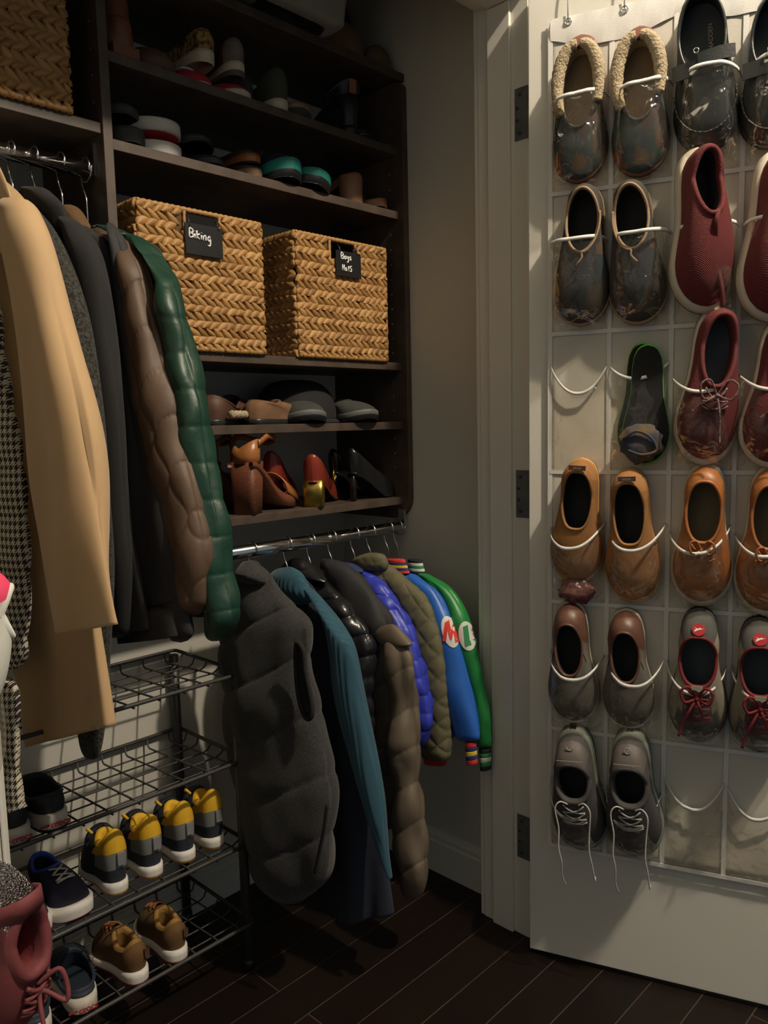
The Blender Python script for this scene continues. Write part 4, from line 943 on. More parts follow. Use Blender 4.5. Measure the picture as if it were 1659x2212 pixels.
# --- slippers, row 1
def reg_sl(t,b,p): return 'vamp' if t>.60 else 'upper'
sp=dict(sole=[.014,.012,.011,.012],rim=(.12,.66,.33),rimz=(.046,.042,.044),rimpow=.9,roll=.003,k=.75,mats=dict(upper=M_slipbr,vamp=M_pat1,collar=M_pat1,lining=M_sherpa,insole=M_sue_in,midsole=M_slipbr,outsole=M_slipbr),regions=reg_sl,toedrop=.2)
def extras_slipper(t,L,W):
    # long fleece cuffs lying along both sides
    surf,rim,_,_=SURF[t.name]
    for s_ in (1,-1):
        pts=[]
        for a in np.linspace(.02,2.30 if s_>0 else 2.0,16):
            r,q=rim(a if s_>0 else 2*PI-a); pts.append(r+np.array([s_*.003,0,.006]))
        rad=[.0085+.0035*math.sin(PI*i/15) for i in range(16)]
        v=MB().tube(spline(pts,40),list(np.interp(np.linspace(0,1,40),np.linspace(0,1,16),rad)),12)
        vv=[tuple(np.array(p)+np.array([0,0,1])*.0022*noise.noise(Vector(p)*260)+.0016*np.array(noise.noise_vector(Vector(p)*330))) for p in v.v]
        mesh('fleece_cuff',vv,v.f,M_sherpa,t)
for lab,h,tp in (('slipper with brown heel and fleece cuff, leftmost in the top pocket row',(1258,70),(1248,396)),('slipper with brown heel and fleece cuff, second from left in the top pocket row',(1383,52),(1382,382))):
    M_,L=on_door(h,tp); t=shoe('slipper',lab,'slipper',L,.105,sp,GO,M_); extras_slipper(t,L,.105)
# --- black loafers
sp=dict(sole=[.012,.010,.010,.010],rim=(.03,.56,.36),rimz=(.050,.046,.058),k=.8,roll=.003,toedrop=.1,mats=dict(upper=M_blkle,lining=M_blackfab,insole=mat('slate_insole',(.035,.042,.045),.7),midsole=M_black,outsole=M_black))
def moc(t,L,W,m,a0=1.95,b=.42,stitch=True):
    surf,rim,_,_=SURF[t.name]
    A=np.linspace(a0,2*PI-a0,46)
    pts=[surf(p,b)[0]+np.array([0,0,.0015]) for p in A]
    MB().tube(pts,.0022,6).build('toe_seam',m,t)
    if stitch:
        for i in range(1,45,2):
            MB().tube([pts[i]+np.array([0,0,.003])-(pts[i+1]-pts[i])*.3,pts[i]+np.array([0,0,.003])+(pts[i+1]-pts[i])*.3],.0007,5).build('stitch',M_seam,t)
def strap(t,L,W,m,yc,wd,u0,u1,zt,name='strap'):
    surf,rim,_,_=SURF[t.name]; V=[];n=24
    for i in range(n+1):
        a=u0+(u1-u0)*i/n
        for k,dy in enumerate((-wd/2,wd/2)):
            V.append((a*W/2,yc*L+dy+.004*math.sin(a*2),zt-.013*a*a)); 
    F_=[(2*i,2*i+1,2*i+3,2*i+2) for i in range(n)]
    o=mesh(name,V,F_,m,t,False); md=o.modifiers.new('thick','SOLIDIFY'); md.thickness=.002; return o
for lab,h,tp in (('black leather moccasin with strap in the third pocket of the top row',(1512,-12),(1530,330)),('black leather moccasin with strap cut by the right picture edge, top row',(1680,-10),(1668,322))):
    M_,L=on_door(h,tp); L*=1.0; t=shoe('loafer',lab,'loafer',L,.112,sp,'black moccasins',M_); moc(t,L,.112,M_blkle)
    strap(t,L,.112,M_blkle,.50,.026,-.70,.90,.066); 
    s2=strap(t,L,.112,M_blkle,.47,.022,-.90,.15,.069,'strap_tab')
    rg=[(.010+.004*math.cos(a),L*.42+.004*math.sin(a),.0735) for a in np.linspace(0,2*PI,16,endpoint=False)]; MB().tube(rg,.0012,6,True).build('eyelet',M_chrome,t)
    text_mesh('MADDEN',.0105,.0002,M_seam,t,frame4((-.014,L*.27,.0155),(0,-1,0),(1,0,0),(0,0,1)),bold=.0002)
# --- dark patchwork slip-ons, row 2
def reg_b(t,b,p): return 'vamp' if t>.56 else 'upper'
sp=dict(sole=[.014,.012,.011,.012],rim=(.05,.50,.30),rimzs=([0,.4,1],[.068,.050,.056]),rimpow=1.0,k=.7,roll=.003,mats=dict(upper=M_chk,vamp=M_pat2,collar=M_piping,lining=M_blackfab,insole=M_darkins,midsole=M_piping,outsole=M_chk),regions=reg_b)
for i,(lab,h,tp,lean) in enumerate((('dark patchwork slip-on shoe with tan piping, left pocket of the second row',(1268,400),(1252,706),1),('dark patchwork slip-on shoe with tan piping, second pocket of the second row',(1362,392),(1382,702),-1))):
    M_,L=on_door(h,tp); t=shoe('slip_on_shoe',lab,'shoe',L,.108,sp,'dark patchwork slip-ons',M_)
    surf,rim,_,_=SURF[t.name]
    pts=[rim(a if lean<0 else 2*PI-a)[0]+np.array([0,0,.004]) for a in np.linspace(1.3,PI-.1,10)]+[np.array([lean*-.004,L*.535,.060]),np.array([lean*.006,L*.585,.058])]
    MB().tube(spline(pts,30),.0024,6).build('crossover_piping',M_piping,t)
# --- burgundy knit sneakers rolled on their side
sp=dict(sole=[.026,.022,.020,.018],rim=(.03,.46,.27),rimzs=([0,.4,1],[.080,.062,.082]),k=.72,roll=.005,outsole=.15,flare=1.05,rimx=.06,mats=dict(upper=M_burg,lining=M_blackfab,insole=M_darkins,midsole=M_cs,outsole=M_cs))
for lab,h,tp in (('burgundy ribbed-knit sneaker with cream sole in the third pocket of the second row',(1492,330),(1512,672)),('burgundy ribbed-knit sneaker cut by the right picture edge, second row',(1668,330),(1650,688))):
    M_,L=on_door(h,tp,off=.030,roll=-28); t=shoe('sneaker',lab,'sneaker',L,.108,sp,'burgundy knit sneakers',M_)
    MB().tube(spline([(.0,L*.44,.085),(.006,L*.50,.086),(.0,L*.60,.072),(-.004,L*.74,.062),(-.012,L*.90,.058),(-.016,L*1.0,.050)],40),.0042,8).build('lace_end',M_burg2,t)
# --- row 3: insoles and burgundy canvas sneakers
t=thing('insole_pair','pair of black insoles with a green rim in the second pocket of the third row','insoles',mw=on_door((1388,738),(1380,1000),off=.012)[0],group=None)
L=on_door((1388,738),(1380,1000),off=.012)[1]
M_grn=mat('bright_green_foam',(.10,.42,.05),.7)
for k,(dx,dz) in enumerate(((0,0),(-.010,.010))):
    V=[];N=48
    for zz,sc in ((0,.99),(.004,1.0),(.0045,.97)):
        for j in range(N):
            p=2*PI*j/N; tt=(1-math.cos(p))/2; w=float(np.interp(tt,WT[:,0],WT[:,1]))*.088/2*(1 if p<PI else -1)*sc; V.append((w+dx,L*(.5+(tt-.5)*sc)+k*.004,zz+dz+.010*(1-min(1,tt/.3))**2))
    o=mesh('insole',V,[(i*N+j,i*N+(j+1)%N,(i+1)*N+(j+1)%N,(i+1)*N+j) for i in range(2) for j in range(N)]+[tuple(range(N))[::-1]],M_grn,t)
    mesh('insole_cover',[V[2*N+j] for j in range(N)],[tuple(range(N))],M_blackfab,o,False)
m=bpy.data.materials
M_bpouch=mat('blue_grey_cloth',(.035,.045,.085),.9,vcol=(.10,.07,.03),vscale=25)
t=thing('cloth_pouch','crumpled blue cloth pouch in front of the black insoles','pouch',mw=frame4(door_pt(.222,1.12,.040),DD,[0,0,1],-DN))
V=[];A_,B_=24,16
for i in range(B_+1):
    for j in range(A_):
        th=PI*i/B_; ph=2*PI*j/A_; p=np.array([.040*math.sin(th)*math.cos(ph),.036*math.cos(th),.016*math.sin(th)*math.sin(ph)]); p*=1+.30*noise.noise(Vector(p)*70); V.append(p)
mesh('pouch_body',V,[(i*A_+j,i*A_+(j+1)%A_,(i+1)*A_+(j+1)%A_,(i+1)*A_+j) for i in range(B_) for j in range(A_)],M_bpouch,t)
MB().tube(spline([(-.03,.01,.014),(-.005,.024,.02),(.02,.012,.018),(.03,-.012,.014),(.005,-.02,.02),(-.02,-.012,.018)],40),.003,6).build('drawstring',M_bpouch,t)
sp=dict(sole=[.024,.020,.018,.018],rim=(.03,.52,.30),rimzs=([0,.4,1],[.070,.054,.064]),k=.72,roll=.005,outsole=.2,flare=1.04,laces=(M_brlace,2,.5,.97,.84),mats=dict(upper=M_burg,collar=M_burg2,lining=M_burg2,insole=M_gins,midsole=M_cs,outsole=M_cs))
def bow(t,y,z,m,sc=1.,r=.0017,tails=((-.02,.055),(.03,.06)),lp=.026):
    for s_ in (1,-1):
        P=spline([(0,y,z),(s_*lp*.5*sc,y-.022*sc,z+.010),(s_*lp*sc,y-.014*sc,z+.012),(s_*lp*.75*sc,y+.006,z+.010),(0,y,z+.001)],24); MB().tube(P,r,6).build('lace_loop',m,t)
    for (dx,dy) in tails:
        P=spline([(0,y,z),(dx*.4,y+dy*.3,z+.008),(dx*.8,y+dy*.7,z+.003),(dx,y+dy,z+.002)],20); MB().tube(P,r,6).build('lace_end',m,t)
    MB().tube([(-.003,y,z+.001),(.003,y,z+.002)],r*2.2,8).build('lace_knot',m,t)
for lab,h,tp in (('dark red sneaker with tied mottled lace, third pocket of third row',(1545,668),(1512,998)),('dark red sneaker cut by the right picture edge, third row',(1690,690),(1655,1005))):
    M_,L=on_door(h,tp,off=.022,roll=-14); t=shoe('sneaker',lab,'sneaker',L,.108,sp,'dark red laced sneakers',M_)
    bow(t,L*.56,.074,M_brlace,1.2,.0019,((-.012,.085),(.040,.03)))
# --- row 4
def reg_e(t,b,p): return 'heel_panel' if t<.16 and b>.15 else 'upper'
sp=dict(sole=[.016,.013,.012,.012],rim=(.09,.56,.29),rimzs=([0,.4,1],[.070,.050,.056]),rimpow=.7,k=.7,roll=.003,regions=reg_e,mats=dict(upper=M_tansu,heel_panel=M_tansu,lining=M_blackfab,insole=M_darkins,midsole=M_gum,outsole=M_gum))
M_brlab=mat('dark_brown_label',(.05,.025,.018),.6)
for lab,h,tp in (('tan suede slip-on with dark insole, leftmost in the fourth pocket row',(1258,988),(1240,1260)),('tan suede slip-on with dark insole and punched toe, second in the fourth pocket row',(1360,1010),(1368,1302))):
    M_,L=on_door(h,tp); t=shoe('slip_on_shoe',lab,'shoe',L,.108,sp,'tan suede slip-ons',M_)
    g=MB().box(-.016,L*.052,.0725,.016,L*.052+.009,.0745).build('heel_label',M_brlab,t,False); 
    text_mesh('ecco',.008,.0002,M_seam,g,frame4((0,L*.052+.0045,.0748),(-1,0,0),(0,-1,0),(0,0,1)))
    surf,rim,_,_=SURF[t.name]
    for i in range(9):
        for j in range(4):
            P=surf(PI-.20-.07*i,.30+.12*j)[0] if True else 0
            MB().tube([P+np.array([0,-.0018,.0006]),P+np.array([0,.0018,.0006])],.0007,5).build('punched_slot',M_brlab,t)
t=thing('plastic_packet','crumpled pink-brown packet at the bottom of the first pocket in the fourth row','packet',mw=frame4(door_pt(.103,.828,.040),DD,[0,0,1],-DN))
V=[]
for i in range(B_+1):
    for j in range(A_):
        th=PI*i/B_; ph=2*PI*j/A_; p=np.array([.034*math.sin(th)*math.cos(ph),.024*math.cos(th),.012*math.sin(th)*math.sin(ph)]); p*=1+.45*noise.noise(Vector(p)*90+Vector((3,3,3))); V.append(p)
mesh('packet_body',V,[(i*A_+j,i*A_+(j+1)%A_,(i+1)*A_+(j+1)%A_,(i+1)*A_+j) for i in range(B_) for j in range(A_)],mat('pink_brown_film',(.20,.085,.08),.3,vcol=(.10,.03,.04),vscale=60),t)
def reg_c(t,b,p): return 'heel_panel' if t<.10 else 'upper'
sp=dict(sole=[.020,.016,.014,.014],rim=(.10,.55,.31),rimzs=([0,.4,1],[.062,.052,.060]),rimpow=.8,k=.7,roll=.0035,outsole=.2,flare=1.03,laces=(M_tanle,2,.5,.97,.85),regions=reg_c,mats=dict(upper=M_tanle,heel_panel=M_tanle,lining=M_tanins,insole=M_tanins,midsole=M_cs,outsole=M_cs))
for lab,h,tp in (('cognac leather lace-up shoe with pale sole in the third pocket of the fourth row',(1525,1002),(1512,1305)),('cognac leather lace-up shoe cut by the right picture edge, fourth row',(1668,1008),(1652,1325))):
    M_,L=on_door(h,tp); t=shoe('lace_up_shoe',lab,'shoe',L,.108,sp,'cognac lace-up shoes',M_); bow(t,L*.585,.064,M_tanle,.8,.0022,((-.012,.018),(.012,.022)))
# --- row 5
def reg_t(t,b,p): return 'heel_panel' if t<.30 else ('vamp_edge' if .54<t<.60 and b>.75 else 'upper')
sp=dict(sole=[.016,.012,.011,.012],rim=(.14,.58,.28),rimzs=([0,.35,1],[.064,.050,.056]),rimpow=.85,k=.72,roll=.003,outsole=.2,regions=reg_t,mats=dict(upper=M_greyc,heel_panel=M_brle,vamp_edge=M_blackfab,collar=M_brle,lining=M_blackfab,insole=M_darkins,midsole=M_cs,outsole=M_cs))
for lab,h,tp in (('grey canvas slip-on with brown leather heel, leftmost in the fifth pocket row',(1232,1298),(1238,1562)),('grey canvas slip-on with brown leather heel, second in the fifth pocket row',(1352,1315),(1358,1575))):
    M_,L=on_door(h,tp); t=shoe('slip_on_shoe',lab,'shoe',L,.104,sp,'grey canvas slip-ons',M_)
    for k in range(4): MB().box(-.006+k*.0035,L*.34,.0145,-.0052+k*.0035,L*.34+.014,.0148).build('insole_print',M_seam,t,False)
def reg_p(t,b,p):
    if t>.90 and b<.6: return 'toe_guard'
    if t>.60 and abs(p-PI)<.45: return 'vamp'
    if t<.16: return 'heel_panel'
    return 'upper'
sp=dict(sole=[.024,.020,.016,.020],rim=(.16,.54,.32),rimzs=([0,.4,1],[.074,.056,.072]),rimpow=.75,k=.62,roll=.0032,outsole=.6,tongue=.022,laces=(M_dkred,4,.42,.97,.60),regions=reg_p,mats=dict(upper=M_bgsue,heel_panel=M_grsue,toe_guard=M_grsue,vamp=M_purp,collar=M_dkred,tongue=M_bgsue,lining=M_grsue,insole=M_gins,midsole=M_grsue,outsole=M_black))
M_logor=mat('red_badge',(.42,.02,.025),.5)
for lab,h,tp in (('grey beige sneaker with red laces, third pocket of the fifth row',(1512,1312),(1505,1600)),('grey beige sneaker with red laces cut by the right picture edge, fifth row',(1640,1332),(1640,1622))):
    M_,L=on_door(h,tp); t=shoe('sneaker',lab,'sneaker',L,.108,sp,'grey sneakers with red laces',M_); bow(t,L*.60,.082,M_dkred,1.05,.0026,((-.010,.035),(.030,.075)))
    surf,rim,_,_=SURF[t.name]
    P=surf(0,.85)[0]; Nn_=nz(np.array([0,-.35,.93])); C=np.array([P[0],L*.115,P[2]+.001])
    Yv=nz(np.cross(Nn_,[1,0,0])); F4=frame4(C,(-1,0,0),-nz(np.cross([1,0,0],Nn_))*-1,Nn_)
    g=MB().tube([(0,0,-.002),(0,0,.0012)],.0115,28).build('heel_badge',M_logor,t,False); g.matrix_local=frame4(C,(1,0,0),nz(np.cross(Nn_,[1,0,0])),Nn_)
    # leaping cat silhouette
    cat=[(-.009,-.003),(-.005,-.0005),(.000,.0006),(.004,.0028),(.0085,.005),(.0065,.0025),(.0075,.0008),(.004,.0002),(.0065,-.0035),(.0035,-.0018),(.000,-.0018),(-.003,-.0040),(-.0025,-.0020),(-.005,-.0018)]
    mesh('cat_emblem',[(x,y,.0016) for x,y in cat],[tuple(range(len(cat)))],M_whitepl,g,False)
    for i in range(5):
        for j in range(7):
            P=surf((2*PI-.30+.60*j/6)%(2*PI),.02+.0*i)[0]; MB().tube([P+np.array([0,-.002,-.004-.004*i]),P+np.array([0,-.005,-.004-.004*i])],.0016,5).build('heel_stud',M_black,t)
    MB().box(-.010,L*.50,.090,.010,L*.50+.008,.0915).build('tongue_label',M_seam,t,False)
# --- row 6 running shoes
def reg_o(t,b,p):
    if t<.14 and b>.35: return 'heel_panel'
    return 'upper'
sp=dict(sole=[.036,.030,.026,.022],rim=(.18,.54,.34),rimzs=([0,.4,1],[.086,.070,.080]),rimpow=.8,k=.62,roll=.006,outsole=.12,flare=1.03,laces=(M_gl,3,.45,.97,.78),regions=reg_o,mats=dict(upper=M_rungr,heel_panel=mat('taupe_heel_tape',(.10,.085,.078),.6),collar=M_rungr,lining=M_blackfab,insole=M_darkins,midsole=M_runsole,outsole=M_black))
for k_,(lab,h,tp) in enumerate((('dark grey running shoe with long loose pale laces, left pocket of the bottom row',(1240,1572),(1258,1828)),('dark grey running shoe with long loose pale laces, second pocket of the bottom row',(1362,1578),(1372,1842)))):
    M_,L=on_door(h,tp,off=.016); t=shoe('running_shoe',lab,'running shoe',L,.112,sp,'grey running shoes',M_)
    surf,rim,_,_=SURF[t.name]
    for j in range(5):
        for s_ in (1,-1):
            P=[surf(a if s_>0 else 2*PI-a,0)[0]+np.array([s_*.0012,0,-.007-.0045*j]) for a in np.linspace(.25,1.2,8)]
            if j<5: MB().tube(P,.0012,5).build('sole_groove',M_rungr,t)
    MB().box(-.006,-.004,.004,.006,.006,.034).build('heel_slot',M_black,t,False)
    MB().box(-.026,L*.165,.0895,.026,L*.165+.0012,.0905).build('reflective_line',M_gl,t,False)
    P0=np.array([0,L*.075,.078]); q=MB().tube([(P0[0]+.006*math.cos(a),P0[1]+.006*math.sin(a),P0[2]) for a in (np.linspace(0,2*PI,20,endpoint=False) if k_ else np.linspace(-.2,PI+.2,14))],.0012,6,bool(k_)); q.build('round_logo',M_gl,t)
    for s_ in (1,-1):
        x=s_*.030; y=L*.50
        P=spline([(s_*.010,L*.53,.084),(s_*.024,L*.50,.092),(s_*.034,L*.56,.094),(x,L*.72,.092),(x+.003,L*.88,.092),(x,L*1.0,.088),(x+s_*.002,L*1.14,.080),(x-.002,L*(1.18+.05*s_),.072)],60); MB().tube(P,.0015,6).build('lace_end',M_wl,t)

# ================================================================ SHOES ON THE SHELVES
Z1,Z2,Z4,Z5=1.8335,1.6835,1.1725,.9825
def S_(o,m,i,u,**k): return dict(dict(mats=dict(upper=u,lining=M_blackfab,insole=i,midsole=m,outsole=o)),**k)
M_boot=lea('chestnut_boot_leather',(.20,.075,.033),vscale=10,rough=.5)
def boot(label,x,y,z,yaw,H,m,group,rf=.040,foot=.25):
    t=thing('tall_boot',label,'boot',mw=on_shelf(x,y,z,yaw),group=group)
    N=40;V=[]
    prof=[(.0,.036,.050,0),(.02,.037,.052,0),(.06,.034,.046,.002),(.10,.033,.042,.004),(.16,.036,.046,.006),(.24,.042,.052,.008),(.32,.045,.056,.010),(H,.044,.055,.010)]
    Q=spline(np.array(prof),36)
    for zz,a,b,off in Q:
        for j in range(N):
            p=2*PI*j/N; V.append((a*math.sin(p)+.0015*noise.noise(Vector((p,zz*30,x*9))),.055+off-b*math.cos(p),zz+.022))
    mesh('shaft',V,[(i*N+j,i*N+(j+1)%N,(i+1)*N+(j+1)%N,(i+1)*N+j) for i in range(35) for j in range(N)],m,t)
    sp=S_(M_black,M_black,M_darkins,m,sole=[.022,.012,.010,.010],rim=(.02,.40,.34),rimz=(.07,.07,.085),k=.8); shoe('tall_boot','','',foot,.085,sp,root=t)
    MB().box(-.026,.0,0,.026,.055,.022).build('heel',M_boot,t,False)
    return t
boot('chestnut leather tall boot at the left end of the top shoe shelf, nearer one',.777,1.372,Z1,2,.38,M_boot,'tall chestnut boots')
M_boot2=lea('dark_brown_boot_leather',(.08,.035,.020),rough=.6)
boot('dark brown tall boot standing against the partition on the top shoe shelf',.748+.028,1.478,Z1,4,.38,M_boot2,None,foot=.12)
def put(name,label,cat,x,y,z,yaw,L,W,sp,group=None,tilt=0,flipx=False,roll=0):
    M_=on_shelf(x,y,z,yaw,tilt)@Matrix.Rotation(math.radians(roll),4,'Y')
    return shoe(name,label,cat,L,W,sp,group,M_)
YS=1.372
M_clog=lea('worn_brown_leather',(.15,.075,.040),rough=.7)
put('clog','worn brown leather clog on the top shoe shelf beside the tall boots','clog',.858,YS+.225,Z1,180,.22,.092,S_(M_clog,M_clog,M_sue_in,M_clog,sole=[.03,.028,.024,.022],rim=(.06,.5,.34),rimz=(.05,.05,.072)))
M_redc=mat('bright_red_canvas',(.42,.020,.035),.85,bump=.3,bscale=500)
M_leop=mat('leopard_print_fabric',(.42,.25,.08),.85,vcol=(.03,.018,.01),vscale=95)
put('sneaker','bright red canvas sneaker under the leopard-print slip-on','sneaker',.944,YS+.235,Z1,180,.235,.088,S_(M_cream,M_cream,M_darkins,M_redc,sole=[.018,.014,.007,.006],rim=(.05,.5,.32),rimz=(.05,.042,.050),k=.85,spring=.0,bulge=.008,laces=(M_whk,3,.4,.95,.7)))
put('slip_on_shoe','leopard-print slip-on with cream sole lying on the red sneaker','shoe',.962,YS+.012,Z1+.052,-4,.22,.082,S_(M_cream,M_cream,M_darkins,M_leop,sole=[.024,.018,.015,.015],rim=(.05,.5,.33),rimz=(.062,.045,.05)),tilt=2)
M_grpk=lea('dusty_grey_suede',(.19,.16,.14),rough=.9)
put('sneaker','red and grey sneaker with cream toe under another shoe, mid top shoe shelf','sneaker',1.043,YS+.235,Z1,178,.235,.086,S_(M_cream,M_cream,M_darkins,M_redc,sole=[.02,.016,.012,.014],rim=(.05,.5,.32),rimz=(.05,.04,.048),k=.8,spring=.002))
put('sneaker','grey sneaker with cream sole stacked heel-out on a red one','sneaker',1.036,YS+.012,Z1+.048,-6,.22,.078,S_(M_cream,M_cream,M_darkins,M_grpk,sole=[.028,.02,.016,.016],rim=(.05,.5,.33),rimz=(.075,.05,.055),regions=lambda t,b,p:'heel_panel' if t<.12 else 'upper',mats=dict(upper=M_burg2,heel_panel=M_grpk,lining=M_blackfab,insole=M_darkins,midsole=M_cream,outsole=M_greyc)))
M_olv=mat('dark_olive_canvas',(.050,.055,.038),.9,bump=.3,bscale=500)
put('sneaker','dark olive canvas sneaker with cream sole, heel out on the top shoe shelf','sneaker',1.136,YS,Z1,-8,.23,.088,S_(M_cream,M_cream,M_darkins,M_olv,sole=[.026,.02,.016,.016],rim=(.04,.5,.33),rimz=(.088,.058,.06)),group='olive canvas sneakers')
put('sneaker','dark olive canvas sneaker half hidden behind its mate on the top shoe shelf','sneaker',1.085,YS+.055,Z1,-14,.18,.07,S_(M_cream,M_cream,M_darkins,M_olv,sole=[.026,.02,.016,.016],rim=(.04,.5,.33),rimz=(.075,.05,.055)))
M_cork=mat('tan_cork',(.33,.22,.13),.8,var=.3,vscale=200)
put('clog','tan rimmed slipper with dark sole right of the olive sneaker','clog',1.228,YS+.23,Z1,172,.225,.094,S_(M_olv,M_cork,M_sue_in,M_cork,sole=[.02,.02,.02,.026],rim=(.05,.55,.36),rimz=(.034,.034,.050),outsole=.6))
# rain boots
M_rain=mat('black_navy_rubber',(.010,.012,.018),.4); M_tealt=mat('teal_trim',(.02,.15,.18),.6); M_otab=mat('orange_brown_tab',(.30,.12,.05),.7)
t=thing('ankle_boot','black ankle boot with thin teal rim and tan pull tab','boot',mw=on_shelf(1.345,YS,Z1,-14),group=None)
shoe('x','','',.23,.085,S_(M_black,M_rain,M_darkins,M_rain,sole=[.022,.016,.014,.014],rim=(.03,.42,.40),rimz=(.09,.08,.09),k=.75),root=t)
N=40;V=[];Q=spline(np.array([(.07,.034,.045,0),(.09,.033,.044,0),(.11,.035,.047,0),(.118,.036,.049,0)]),12)
def wv(p): return -.020*math.sin(p)**2+.006
for i,(zz,a,b,_) in enumerate(Q):
    for j in range(N):
        p=2*PI*j/N; V.append((a*math.sin(p),.052-b*math.cos(p),zz+wv(p)*i/11))
mesh('shaft',V,[(i*N+j,i*N+(j+1)%N,(i+1)*N+(j+1)%N,(i+1)*N+j) for i in range(11) for j in range(N)],M_rain,t)
MB().tube([V[11*N+j] for j in range(N)],.0014,6,True).build('rim_trim',M_tealt,t)
MB().box(-.009,.000,.092,.009,.003,.122).build('pull_tab',M_otab,t,False)
M_spot=mat('black_and_white_spotted_hide',(.012,.012,.012),.5,vcol=(.45,.44,.40),vscale=55)
put('loafer','black and white spotted loafer at the right end of the top shoe shelf','loafer',1.440,YS+.215,Z1,168,.215,.082,S_(M_black,M_black,M_darkins,M_spot,sole=[.014,.012,.011,.012],rim=(.05,.52,.34),rimz=(.048,.04,.045)))
# second shoe shelf
M_gsan=lea('dark_green_grey_rubber',(.045,.048,.040),rough=.7)
put('sandal','dark sandal lying in a stack at the left end of the second shelf, lower one','sandal',.772,YS+.235,Z2,184,.235,.084,S_(M_gsan,M_gsan,M_darkins,M_boot2,sole=[.03,.028,.026,.026],rim=(.08,.6,.38),rimz=(.032,.032,.052),outsole=.5))
put('sandal','dark green-grey sandal on top of the stack at the left end of the second shelf','sandal',.786,YS+.245,Z2+.050,178,.235,.09,S_(M_gsan,M_gsan,M_darkins,M_gsan,sole=[.018,.016,.016,.016],rim=(.08,.6,.38),rimz=(.022,.022,.03)))
M_wplat=mat('white_platform_rubber',(.60,.58,.54),.6)
t=put('platform_slide','white and red striped platform slide, lower of the pair','slide',.853,YS+.225,Z2,180,.225,.108,S_(M_wplat,M_wplat,M_darkins,M_redc,sole=[.024,.024,.024,.024],rim=(.10,.72,.42),rimz=(.028,.028,.034),outsole=.1,k=.4,spring=0))
t2=thing('platform_slide','white and red striped platform slide, upside down on its mate','slide',mw=Matrix.Translation((.853,YS+.225,Z2+.0665))@Matrix.Rotation(PI,4,'Y')@Matrix.Rotation(PI,4,'Z'))
t2.matrix_world=Matrix.Translation((.853,YS+.225,Z2+.0665))@Matrix.Rotation(PI,4,'Z')@Matrix.Rotation(PI,4,'Y')
for ch in t.children: copy_tree(ch,None,None,t2)
M_ball=lea('charcoal_soft_leather',(.028,.030,.032),rough=.5)
for dz,yw,lb,dx in ((0,182,'charcoal rounded ballet flat, lower of the stack on the second shelf',.006),(.036,176,'charcoal rounded ballet flat, upper of the stack on the second shelf',-.002)):
    put('ballet_flat',lb,'shoe',.955+dx,YS+.23,Z2+dz,yw,.225,.088,S_(M_ball,M_ball,M_darkins,M_ball,sole=[.008,.007,.006,.006],rim=(.05,.66,.36),rimz=(.034,.028,.036),k=.95,bulge=.008))
for dz,yw,lb,dx in ((0,4,'tan-soled flat shoe, lower of the stack left of the teal running shoes',.006),(.028,-3,'tan-soled flat shoe with thick tan edge, upper of the stack',0)):
    put('flat_shoe',lb,'shoe',1.058+dx,YS+.0,Z2+dz,yw,.225,.088,S_(M_black,M_tanle if dz else M_cork,M_darkins,M_boot2,sole=[.018,.015,.013,.013],rim=(.05,.6,.36),rimz=(.024,.022,.028),outsole=.15))
M_tl=mat('turquoise_foam',(.015,.24,.20),.6); M_nvm=mat('black_purple_mesh',(.020,.014,.035),.8,bump=.4,bscale=300)
t=put('running_shoe','turquoise-soled running shoe, heel up on the second shelf','running shoe',1.150,YS+.195,Z2,176,.22,.088,S_(M_black,M_tl,M_darkins,M_nvm,sole=[.034,.03,.032,.040],rim=(.05,.45,.30),rimz=(.085,.065,.08),outsole=.4,flare=1.06),group='turquoise and black running shoes')
text_mesh('KA',.030,.0003,mat('magenta_print',(.40,.03,.13),.6),t,Matrix.Translation((.0,0,0))@frame4((.0285,.135,.068),(0,1,0),(-.35,0,.93),(.93,0,.35)))
for k in range(4): MB().tube([(.040,.10+.012*k,.052),(.031,.105+.012*k,.066)],.0013,5).build('side_mark',M_gl,t)
t=put('running_shoe','black running shoe with turquoise stripe lying right of the turquoise-soled one','running shoe',1.262,YS+.205,Z2,166,.235,.10,S_(M_black,M_nvm,M_darkins,M_nvm,sole=[.03,.026,.026,.034],rim=(.05,.45,.30),rimz=(.07,.055,.065),outsole=.5,flare=1.04,regions=lambda t,b,p:'stripe' if .66<t<.76 and p>PI else ('upper'),mats=dict(upper=M_nvm,stripe=M_tl,lining=M_blackfab,insole=M_darkins,midsole=M_tl,outsole=M_black)),roll=-10)
M_mule=lea('tan_brown_leather',(.33,.16,.09),rough=.45,vscale=10)
t=thing('block_heel_shoe','tan leather shoe showing its tall round block heel, right on the second shelf','shoe',mw=on_shelf(1.358,YS,Z2,0))
V=[];N=36
for zz,r in ((0,.027),(.004,.0285),(.03,.028),(.060,.029),(.066,.027),(.068,.020)):
    for j in range(N): p=2*PI*j/N; V.append((r*math.sin(p),.03-r*math.cos(p),zz))
mesh('block_heel',V,[(i*N+j,i*N+(j+1)%N,(i+1)*N+(j+1)%N,(i+1)*N+j) for i in range(5) for j in range(N)]+[tuple(5*N+j for j in range(N)),tuple(range(N))[::-1]],M_mule,t)
shoe('x','','',.22,.075,S_(M_mule,M_mule,M_darkins,M_mule,sole=[.066,.045,.014,.012],rim=(.04,.6,.34),rimz=(.07,.055,.03),thin=.007,k=.9,roll=.002),root=t)
put('clog','low tan leather clog at the right end of the second shelf','clog',1.428,YS+.205,Z2,184,.205,.080,S_(M_mule,M_mule,M_darkins,M_mule,sole=[.02,.018,.016,.018],rim=(.08,.6,.36),rimz=(.024,.024,.03)))
